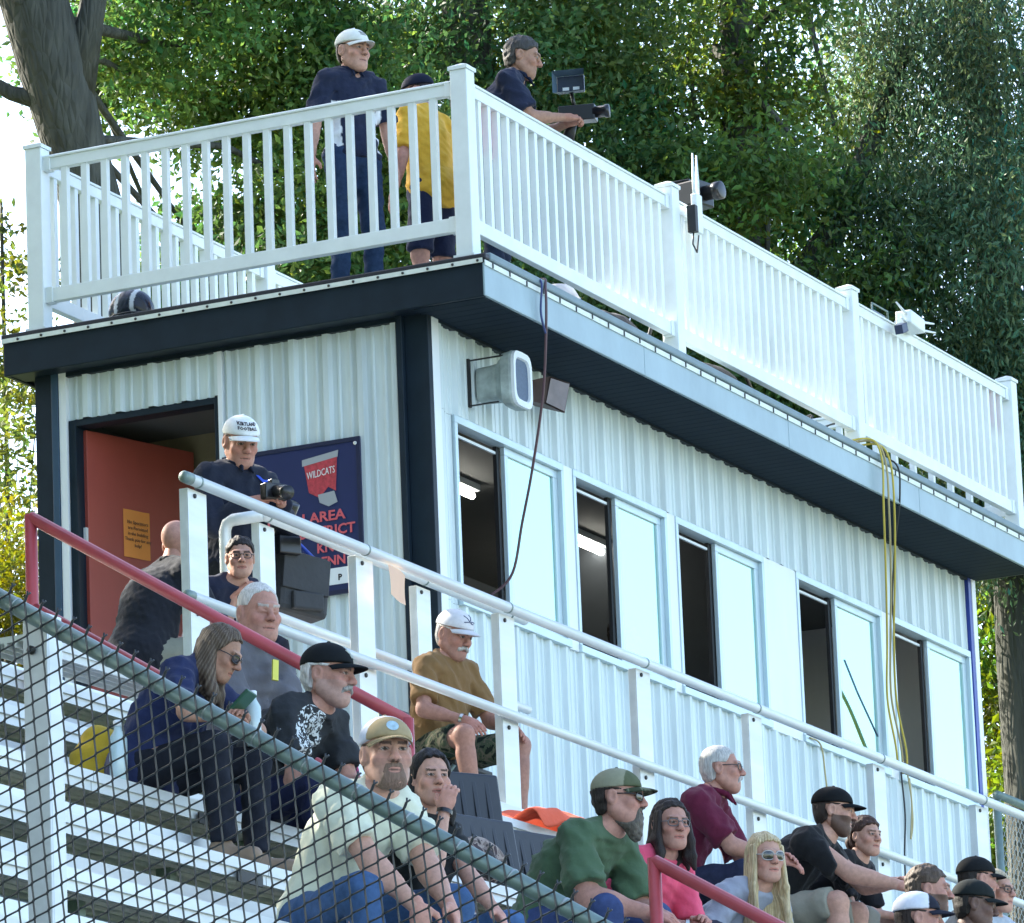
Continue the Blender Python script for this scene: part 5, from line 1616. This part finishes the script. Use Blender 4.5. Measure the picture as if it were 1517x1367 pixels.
h2 = thing("flood_light", "faded brown square flood light behind the horn loudspeaker", "light", (1.5, .40, 10.95))
fl = MB().add([(1.38, .35, 11.02), (1.36, .35, 10.90), (1.47, .33, 10.88), (1.49, .33, 11.04), (1.42, .20, 11.04), (1.38, .22, 10.86), (1.55, .17, 10.83), (1.60, .15, 11.03)],
              [(0, 1, 2, 3), (4, 5, 1, 0), (3, 2, 6, 7), (0, 3, 7, 4), (1, 5, 6, 2)])
fl.build("housing", M("faded_brown_metal", (.13, .085, .075), .55, nz=(9, .4)), h2)
MB().add([(1.428, .197, 11.03), (1.39, .217, 10.87), (1.545, .168, 10.84), (1.592, .149, 11.02)], [(0, 1, 2, 3)]).build("lens", M("dusty_lamp_glass", (.17, .12, .11), .3, nz=(7, .4)), h2)
MB().bx(1.40, 1.46, .30, .41, 10.90, 10.96).build("bracket", black_m, h2)

# cables
def cable(label, pts, r, mat, cat="cable", group=None):
    P = [Vector(p) for p in pts]
    Q = []
    for i in range(len(P) - 1):
        p0, p1, p2, p3 = P[max(i - 1, 0)], P[i], P[i + 1], P[min(i + 2, len(P) - 1)]
        for k in range(8):
            t = k / 8
            Q.append(.5 * ((2 * p1) + (p2 - p0) * t + (2 * p0 - 5 * p1 + 4 * p2 - p3) * t * t + (3 * p1 - p0 - 3 * p2 + p3) * t ** 3))
    Q.append(P[-1])
    o = MB().tube(Q, r, 7).build("cable", mat, None, at=pts[0])
    return tag(o, label, cat, group)
brown_c = M("brown_cable_jacket", (.10, .05, .06), .5)
yel_c = M("yellow_cable_jacket", (.55, .42, .06), .5)
tan_c = M("tan_cable_jacket", (.42, .34, .16), .5)
blk_c = M("black_cable_jacket", (.015, .016, .02), .45)
cable("single brown cable looping from the roof edge into the first window", [(.95, .25, 11.46), (.80, -.06, 11.47), (.72, -.125, 11.38), (.71, -.12, 11.1), (.80, -.04, 10.75), (.95, .12, 10.35), (1.03, .24, 10.05), (1.05, .33, 9.75), (1.0, .46, 9.62)], .0085, brown_c)
cable("short dark blue cable hooked over the roof edge beside the brown cable", [(.72, -.06, 11.46), (.66, -.128, 11.40), (.65, -.12, 11.22), (.70, -.122, 11.10)], .007, M("blue_cable_jacket", (.03, .05, .16), .5))
yb = [(5.70, .2, 11.47), (5.86, -.05, 11.53), (5.92, -.135, 11.40), (5.96, -.12, 11.05), (6.25, .02, 10.65), (6.55, .16, 10.3), (6.80, .27, 9.95), (7.0, .31, 9.65), (7.12, .36, 9.50)]
for j, (mt, dx, lab) in enumerate(((yel_c, 0, "bright yellow cable of the bundle hanging past the fifth window"), (tan_c, .05, "tan cable of the bundle hanging past the fifth window"), (yel_c, .10, "slacker yellow cable of the bundle hanging past the fifth window"))):
    cable(lab, [(p[0] + dx + .02 * math.sin(i * 1.7 + j), p[1] - .012 * j, p[2] + .015 * math.sin(i + j * 2)) for i, p in enumerate(yb)], .0075, mt)
cable("thin black cable hanging beside the yellow cables into the fifth window", [(6.05, .1, 11.47), (6.14, -.135, 11.42), (6.25, -.12, 11.22), (6.66, .1, 10.98), (7.05, .30, 10.70), (7.2, .36, 10.5), (7.3, .42, 10.2)], .0065, blk_c)
cable("slack tan wire dangling on the siding below the fourth window", [(5.6, .36, 9.49), (5.76, .35, 9.46), (5.80, .345, 9.25), (5.85, .35, 9.0), (5.87, .35, 8.8)], .006, tan_c)
cable("dark wire hanging on the siding under the fifth window", [(7.16, .35, 9.50), (7.18, .345, 9.2), (7.14, .35, 8.9), (7.13, .35, 8.5)], .0065, blk_c)
cable("looped tan wire hanging under the yellow cables", [(7.28, .35, 9.50), (7.30, .34, 9.3), (7.26, .345, 9.05), (7.33, .35, 9.2), (7.31, .35, 9.48)], .006, tan_c)

# football helmet on the deck
hm = thing("football_helmet", "navy football helmet with white stripes resting on the roof deck", "helmet", (.42, 2.55, DK))
hz_ = DK + .14
s_ = Sdf()
s_.ell((.42, 2.55, hz_), (.115, .15, .145), .02)
s_.post.append(lambda F, X, Y, Z: np.maximum(F, (DK + .004 - Z).astype(np.float32) + 0 * X))
s_.ell((.30, 2.48, hz_ - .08), (.06, .08, .07), .02, sub=True)
V, Q = s_.mesh(.008)
C_ = np.tile(np.array((.010, .014, .03)), (len(V), 1))
st_ = np.abs(np.abs(V[:, 1] - 2.535 + (V[:, 0] - .42) * .1) - .055)
C_[(st_ < .013) & (V[:, 2] > DK + .06)] = (.62, .64, .66)
link_mesh("shell", np_mesh("shell", V - np.array(hm.location), Q, M("glossy_helmet_paint", attr=True, rough=.2, spec=.6), C_), hm)
fm = MB()
for zz in (.05, .09):
    fm.tube([(.40, 2.43, DK + zz), (.30, 2.40, DK + zz), (.25, 2.47, DK + zz), (.26, 2.58, DK + zz), (.33, 2.66, DK + zz)], .006, 6)
fm.build("face_mask", frame_m, hm)

# wireless devices clamped to the railing
def radio(label, c, ax, up, side):
    t = thing("wireless_radio", label, "radio", c)
    c, ax, up, side = Vector(c), Vector(ax).normalized(), Vector(up).normalized(), Vector(side).normalized()
    MB().ob(c, ax * .045, side * .022, up * .13).build("case", vinyl, t, .008)
    for s2_ in (-1, 1):
        MB().tube([c + ax * .028 * s2_ + up * .12, c + ax * .03 * s2_ + up * .22, c + ax * .03 * s2_ + up * .40], [.013, .012, .006], 8).build("antenna", vinyl, t)
    MB().ob(c - ax * .075 - up * .05, ax * .022, side * .03, up * .09).build("clamp", black_m, t, .004)
    MB().tube([c - ax * .07 - up * .14, c - ax * .09 - up * .22, c - ax * .03 - up * .26, c + ax * .01 - up * .14], .006, 6).build("lead", blk_c, t)
    return t
radio("white wireless radio with two upright antennas strapped to the middle post", (3.22, -.045, 12.47), (1, 0, 0), (0, 0, 1), (0, 1, 0))
t = thing("wireless_radio", "white wireless radio lying level on the front rail with four antennas", "radio", (6.82, -.03, 12.56))
c = Vector((6.82, -.04, 12.57))
MB().ob(c, (.13, 0, -.01), (0, .06, 0), (.003, 0, .05)).build("case", vinyl, t, .012)
for (a, b) in (((-.12, .03), (-.34, .06)), ((.12, .03), (.34, .06)), ((.12, -.03), (.36, -.0)), ((-.12, -.03), (-.26, -.03))):
    MB().tube([c + Vector((a[0], -.02, a[1])), c + Vector((b[0], -.04, b[1]))], [.011, .006], 8).build("antenna", vinyl, t)
MB().ob(c + Vector((-.20, -.01, -.09)), (.05, 0, .02), (0, .03, 0), (-.012, 0, .03)).build("clamp", M("navy_plastic", (.015, .025, .07), .4), t, .004)

# camera with hooded monitor in the leaning man's hands
def tripod(t, top, base_z, spread=.45):
    top = Vector(top)
    for k in range(3):
        a = .6 + k * 2.094
        MB().tube([top, top + Vector((math.cos(a) * spread * .45, math.sin(a) * spread * .45, (base_z - top.z) * .45)), Vector((top.x + math.cos(a) * spread, top.y + math.sin(a) * spread, base_z))], [.016, .014, .011], 8).build("tripod_leg", black_m, t)
vc = thing("video_camera", "video camera with hooded monitor clamped to the rail in front of the leaning man", "camera", (1.52, .02, DK))
cc = Vector((1.50, .0, 12.70))
MB().ob(cc + Vector((.02, -.02, 0)), (.045, .01, 0), (-.03, .11, 0), (0, 0, .05)).build("body", frame_m, vc, .006)
MB().lathe(cc + Vector((.03, -.12, 0)), (.25, -1, 0), [(0, .036), (.07, .036), (.075, .042), (.10, .042)], 16).build("lens", frame_m, vc)
mc = cc + Vector((.02, .02, .20))
dv_, hv_ = Vector((.25, -.97, 0)), Vector((.97, .25, 0))
mm = MB()
mm.ob(mc, hv_ * .010 + dv_ * 0, dv_ * .085, Vector((0, 0, .055)))
mm.build("monitor", M("monitor_blue_black", (.02, .03, .06), .25), vc, .004)
MB().add([mc - hv_ * .012 - dv_ * .085 + Vector((0, 0, .055)), mc - hv_ * .012 - dv_ * .085 - Vector((0, 0, .055)), mc - hv_ * .09 - dv_ * .10 - Vector((0, 0, .07)), mc - hv_ * .09 - dv_ * .10 + Vector((0, 0, .07)),
          mc - hv_ * .012 + dv_ * .085 + Vector((0, 0, .055)), mc - hv_ * .012 + dv_ * .085 - Vector((0, 0, .055)), mc - hv_ * .09 + dv_ * .10 - Vector((0, 0, .07)), mc - hv_ * .09 + dv_ * .10 + Vector((0, 0, .07))],
         [(0, 1, 2, 3), (4, 7, 6, 5), (0, 3, 7, 4), (1, 5, 6, 2)]).build("sun_hood", M("slate_hood", (.10, .16, .22), .6), vc)
for a in (-.03, .035):
    MB().ob(mc - hv_ * .0125 + dv_ * a - Vector((0, 0, .03)), hv_ * .001, dv_ * .02, Vector((0, 0, .010))).build("port_label", white_trim, vc)
MB().tube([cc + Vector((.02, 0, .05)), cc + Vector((.02, .02, .15))], .012, 8).build("monitor_arm", screw_m, vc)
MB().tube([cc + Vector((.01, .05, -.05)), cc + Vector((.06, .08, -.2)), cc + Vector((.05, .16, -.30))], .007, 6).build("lead", blk_c, vc)
MB().tube([cc + Vector((.02, .02, -.05)), Vector((1.52, .056, 12.55))], [.03, .04], 10).build("fluid_head", black_m, vc)
v2 = thing("broadcast_camera", "large dark broadcast camera on a tripod behind the middle railing post", "camera", (4.46, .62, DK))
c2 = Vector((4.40, .60, 12.96))
MB().ob(c2, (.09, -.02, 0), (.05, .22, 0), (0, 0, .085)).build("body", frame_m, v2, .012)
MB().lathe(c2 + Vector((-.05, -.22, 0)), (-.1, -1, 0), [(0, .05), (.06, .05), (.07, .062), (.12, .062), (.125, .05)], 18).build("lens", frame_m, v2)
MB().ob(c2 + Vector((.05, .05, .13)), (.02, 0, 0), (0, .12, 0), (0, 0, .018)).build("handle", frame_m, v2, .006)
MB().ob(c2 + Vector((.22, -.08, .05)), (.04, 0, 0), (0, .05, 0), (0, 0, .05)).build("viewfinder", M("pale_teal_plastic", (.25, .36, .36), .5), v2, .006)
tripod(v2, c2 - Vector((0, 0, .09)), DK, .5)
tb = thing("tablet_stand", "thin framed tablet screen on a stand behind the third railing panel", "screen", (7.45, .45, DK))
MB().bx(7.34, 7.56, .44, .455, 12.70, 12.86).build("screen", lens_m, tb, .004)
fr_ = MB().tube([(7.30, .44, 12.62), (7.32, .44, 12.90), (7.60, .44, 12.90), (7.62, .44, 12.62)], .008, 8)
fr_.build("bracket", galv, tb)
MB().tube([(7.45, .46, DK), (7.45, .46, 12.72)], .014, 8).build("pole", black_m, tb)

# things lying on the deck behind the bottom rail
def lump(name, label, cat, c, r, colr, mat, group=None, seed=3, rough=.006):
    s_ = Sdf(); s_.ell(c, r, .02)
    s_.ell((c[0] + r[0] * .4, c[1], c[2] + r[2] * .25), (r[0] * .6, r[1] * .8, r[2] * .8), .05)
    s_.post.append(lambda F, X, Y, Z: wob(F, X, Y, Z, rough, 45, seed))
    s_.post.append(lambda F, X, Y, Z: np.maximum(F, (c[2] - r[2] * .75 - Z).astype(np.float32) + 0 * X))
    V, Q = s_.mesh(max(r) / 16)
    o = link_mesh(name, np_mesh(name, V - np.array(c), Q, mat, np.tile(np.array(colr, float), (len(V), 1))))
    o.location = c; ORG[o.name] = Vector(c)
    return tag(o, label, cat, group)
lump("equipment_bag", "white sack with dark straps on the deck under the first rail panel", "bag", (1.86, .33, DK + .13), (.20, .14, .17), (.45, .47, .52), cloth_m, seed=4)
lump("equipment_bag", "dark equipment bag on the deck left of the middle railing post", "bag", (2.50, .30, DK + .11), (.34, .16, .15), (.014, .018, .03), cloth_m, seed=5)
lump("equipment_bag", "black camera bag on the deck right of the middle railing post", "bag", (4.1, .34, DK + .12), (.42, .18, .16), (.016, .018, .022), cloth_m, seed=6)
lump("equipment_bag", "long dark gear bag on the deck beside the white router boxes", "bag", (4.75, .30, DK + .08), (.36, .14, .11), (.018, .02, .026), cloth_m, seed=7)
rb = thing("router_box", "white router boxes tangled in black leads under the second rail panel", "box", (5.3, .2, DK))
for (x, y, z, a) in ((5.18, .16, .05, .3), (5.36, .20, .06, -.2), (5.50, .14, .05, .5)):
    MB().ob((x, y, DK + z), (.07 * math.cos(a), .07 * math.sin(a), 0), (-.05 * math.sin(a), .05 * math.cos(a), 0), (0, 0, .03)).build("case", vinyl, rb, .006)
for k in range(5):
    r = np.random.default_rng(60 + k)
    p = np.array([5.05 + .1 * k, .05, DK + .02])
    pts = [p + np.array([r.uniform(-.05, .2), r.uniform(0, .12), r.uniform(.0, .14)]) for _ in range(6)]
    MB().tube(pts, .008, 6).build("lead", blk_c, rb)
cr_ = thing("storage_crate", "dark slatted crate on the deck beyond the yellow cables", "crate", (6.9, .7, DK))
for k in range(4):
    MB().bx(6.6, 7.3, .62, .64, DK + .02 + k * .07, DK + .07 + k * .07).build("slat", M("dark_crate_wood", (.05, .045, .04), .7, nz=(6, .4)), cr_)
for x in (6.6, 7.26):
    MB().bx(x, x + .04, .6, .62, DK, DK + .3).build("slat", MATS["dark_crate_wood"], cr_)

# pink ribbons between the balusters
pinkm = M("pink_ribbon_fabric", (.75, .22, .28), .8, nz=(9, .15))
for lab, x0, n_, zt, zb in (("pink ribbon tied behind the railing pickets by the corner post", .33, 2, 12.47, 12.17), ("pink ribbon tied behind the railing pickets by the far post", 8.52, 2, 12.46, 12.20)):
    t = thing("ribbon", lab, "ribbon", (x0, .09, 12.3))
    for k in range(n_):
        xx = x0 + k * .1345
        P_ = [[(xx - .045 + .09 * i / 3, .088 + .006 * math.sin(j * 1.2 + i), zt + (zb - zt) * j / 5) for j in range(6)] for i in range(4)]
        MB().grid(P_).build("strip", pinkm, t)

# ------------------------------------------------------------------ things people hold or brought
ph = I['A']
def mid(info, a=.5, fwd=.06):
    return info['toW'](np.array([info['wr'][1] * a + info['wr'][-1] * (1 - a) + .5 * (info['hd'][1] / np.linalg.norm(info['hd'][1]) + info['hd'][-1] / np.linalg.norm(info['hd'][-1])) * fwd]))[0]
c = Vector(mid(ph, .5, .08)) + Vector((0, 0, .03))
t = thing("phone", "phone in a green case held by the woman in navy", "phone", c)
MB().ob(c, (.037, .0, -.005), (0, -.06, .05), (.001, .005, .006)).build("case", M("green_phone_case", (.03, .10, .06), .4), t, .004)
MB().ob(c + Vector((0, .0045, .0062)), (.034, 0, -.0046), (0, -.055, .046), (.0001, .0006, .0007)).build("screen", lens_m, t)
def bottle(label, base, h, r, mat, capm):
    t = thing("bottle", label, "bottle", base)
    MB().lathe(base, (0, 0, 1), [(0, r * .9), (.01, r), (h * .35, r * .97), (h * .4, r * 1.0), (h * .7, r), (h * .84, r * .45), (h * .9, r * .42)], 18).build("body", mat, t)
    MB().lathe((base[0], base[1], base[2] + h * .9), (0, 0, 1), [(0, r * .5), (h * .09, r * .5), (h * .1, r * .4)], 12).build("cap", capm, t)
    return t
wb_m = M("clear_water_bottle", (.50, .62, .63), .12, spec=.6, nz=(12, .2))
q = bpt(0, -.46, .09)
bottle("clear water bottle with white cap standing on the plank behind the woman in navy", (q.x - .05, q.y - .02, q.z + .002), .25, .036, wb_m, white_trim)
q = I['A']['toW'](np.array([[-.13, .47, .10]]))[0]
bottle("small clear bottle in front of the woman in navy", (q[0], q[1], q[2]), .22, .03, wb_m, white_trim)
lump("jacket", "yellow and navy jacket bundled on the plank behind the woman in navy", "jacket", (-10.70, -3.46, 6.24), (.10, .12, .17), (.50, .33, .03), cloth_m, seed=9)
# photographer's cameras
pi = I['P']
c = Vector(mid(pi, .5, .07)) + Vector((-.02, -.02, .02))
t = thing("camera", "camera held in both hands by the photographer in the white cap", "camera", c)
dvv = Vector((-.47, -.88, 0)); rvv = Vector((-.88, .47, 0))
MB().ob(c, rvv * .07, dvv * .03, Vector((0, 0, .045))).build("body", frame_m, t, .008)
MB().lathe(c + dvv * .03, dvv + Vector((0, 0, -.3)), [(0, .035), (.07, .035), (.08, .04), (.11, .04)], 16).build("lens", frame_m, t)
MB().ob(c + Vector((0, 0, .055)), rvv * .025, dvv * .02, Vector((0, 0, .014))).build("viewfinder", frame_m, t, .004)
c = Vector(pi['toW'](np.array([[-.22, .20, .30]]))[0])
t = thing("camera", "second camera with a wide black lens hood slung under the photographer's arm", "camera", c)
MB().lathe(c, dvv * .6 + Vector((0, 0, .9)), [(-.16, .035), (-.05, .04), (0, .05), (.06, .056), (.065, .05)], 18).build("lens", frame_m, t)
MB().ob(c + Vector((0, 0, -.18)), rvv * .07, dvv * .03, Vector((0, 0, .05))).build("body", frame_m, t, .008)
blue_strap = M("blue_strap_webbing", (.02, .07, .50), .7)
a, b = pi['toW'](np.array([[-.10, .14, .50], [-.19, .22, .36]]))
MB().ob((Vector(a) + Vector(b)) / 2, (Vector(b) - Vector(a)) / 2, Vector((.03, -.012, 0)), dvv * .004).build("strap", blue_strap, t)
c = Vector(pi['toW'](np.array([[-.34, .10, -.06]]))[0])
bag_m = M("dark_nylon_bag", (.028, .030, .034), .7, nz=(9, .3), bump=(30, .5, .008))
bg = thing("shoulder_bag", "large dark shoulder bag hanging at the photographer's hip", "bag", c)
MB().ob(c, rvv * .16 + Vector((0, 0, .02)), dvv * .085, Vector((0, 0, .17)) + rvv * -.02).build("pouch", bag_m, bg, .03)
MB().ob(c + dvv * .09 + Vector((0, 0, .05)), rvv * .15 + Vector((0, 0, .018)), dvv * .008, Vector((0, 0, .10)) + rvv * -.012).build("flap", bag_m, bg, .006)
MB().ob(c + dvv * .092 - Vector((0, 0, .10)), rvv * .10, dvv * .02, Vector((0, 0, .05))).build("pocket", bag_m, bg, .012)
a = Vector(pi['toW'](np.array([[-.30, .12, .12]]))[0])
MB().tube([c + Vector((0, 0, .16)) - rvv * .12, a + Vector((0, 0, .08)), Vector(pi['toW'](np.array([[-.12, .10, .50]]))[0])], .012, 8).build("strap", blue_strap, bg)
# wristwear
def band(info, side, mat, name, f_=.88, r=.032):
    e, w_ = info['el'][side], info['wr'][side]
    p = info['toW'](np.array([e + (w_ - e) * f_, e + (w_ - e) * (f_ + .07)]))
    MB().tube([p[0], p[1]], r, 14, caps=False).build(name, mat, info['ob'])
band(I['D'], 1, frame_m, "wristband", .90, .030)
band(I['T'], 1, metal_m, "wristwatch", .90, .033)
band(I['I'], 1, metal_m, "bracelet", .92, .032)
# chair for the man behind the rail
ch = thing("folding_chair", "dark folding chair under the man in the tan shirt", "chair", (-2.0, -.6, 7.5))
MB().bx(-2.24, -1.78, -.86, -.42, 7.92, 7.948).build("seat", black_m, ch, .006)
MB().bx(-2.24, -1.78, -.41, -.385, 8.05, 8.32).build("backrest", black_m, ch, .006)
for x in (-2.23, -1.79):
    MB().tube([(x, -.40, 8.32), (x, -.45, 7.92), (x, -.85, 7.505)], .013, 8).build("leg", galv, ch)
    MB().tube([(x, -.85, 7.92), (x, -.42, 7.505)], .013, 8).build("leg", galv, ch)
# stadium seats, blanket, bag on the bleachers
seat_p = M("black_seat_vinyl", (.018, .020, .026), .45, nz=(8, .2), bump=(30, .2, .004))
def stadium_seat(label, k, t, yaw, h=.40):
    q = bpt(k, t, .14, .0)
    r_ = UX * math.cos(yaw) + VY * math.sin(yaw); f_ = VY * math.cos(yaw) - UX * math.sin(yaw)
    s_ = thing("stadium_seat", label, "seat", q, "black stadium seats on the bleachers")
    MB().ob(q + Vector((0, 0, .035)), r_ * .21, f_ * .16, Vector((0, 0, .03))).build("cushion", seat_p, s_, .012)
    bk = MB().ob(q - f_ * .17 + Vector((0, 0, .06 + h / 2)), r_ * .21, f_ * .016 , Vector((0, 0, h / 2)) - f_ * .03).build("backrest", seat_p, s_, .012)
    for j in range(5):
        MB().ob(q - f_ * (.17 - .018) + r_ * (-.14 + .07 * j) + Vector((0, 0, .06 + h / 2)), r_ * .012, f_ * .005, Vector((0, 0, h / 2 - .04)) - f_ * .03).build("rib", seat_p, bk, .003)
stadium_seat("tall ribbed black stadium seat beside the guard rail post", -1, 4.0, .5, .36)
stadium_seat("black stadium seat behind the woman in black", 0, 2.85, .25, .34)
stadium_seat("black stadium seat right behind the man in the green shirt", 0, 3.30, .25, .34)
bk_ = MB()
P_ = []
for i in range(14):
    row = []
    for j in range(9):
        q = bpt(-2, 5.60 + .95 * i / 13, -.10 + .36 * j / 8, .05 + .02 * math.sin(i * 1.1) + .03 * math.sin(j * .9 + i * .5) - (.10 if j == 0 else 0) + (.06 if 2 < i < 9 else 0))
        row.append(q)
    P_.append(row)
o = bk_.grid(P_, thick=(0, 0, -.012)).build("blanket", M("orange_fleece", (.80, .13, .06), .95, nz=(7, .12), bump=(14, .7, .02)), None, at=tuple(P_[0][0]))
o.modifiers.new('sub', 'SUBSURF').render_levels = 1
tag(o, "bright orange fleece blanket spread on the plank behind the green shirt", "blanket")
lump("hand_bag", "brown patterned handbag beside the woman in black", "bag", tuple(bpt(0, 2.40, .10, .09)), (.16, .12, .11), (.10, .07, .055), M("patterned_bag_cloth", rough=.8, extra=camo_extra(((.02, .014, .012), (.16, .12, .10), (.30, .24, .20), (.05, .03, .03)))), seed=21)
lump("tote_bag", "pink and black tote bag beside the white haired man", "bag", tuple(bpt(-1, 2.45, .05, .10)), (.13, .11, .14), (.30, .02, .10), cloth_m, seed=22)
# lanyard on the white haired man
e = I['E']
p = e['toW'](np.array([e['Nk'] + np.array([-.03, .115, -.06]), e['Nk'] + np.array([.0, .14, -.16])]))
MB().ob((Vector(p[0]) + Vector(p[1])) / 2, Vector((-.018, .004, 0)), (Vector(p[1]) - Vector(p[0])) / 2, Vector((-.002, -.004, .001))).build("lanyard", M("yellow_lanyard", (.65, .60, .08), .6), e['ob'])
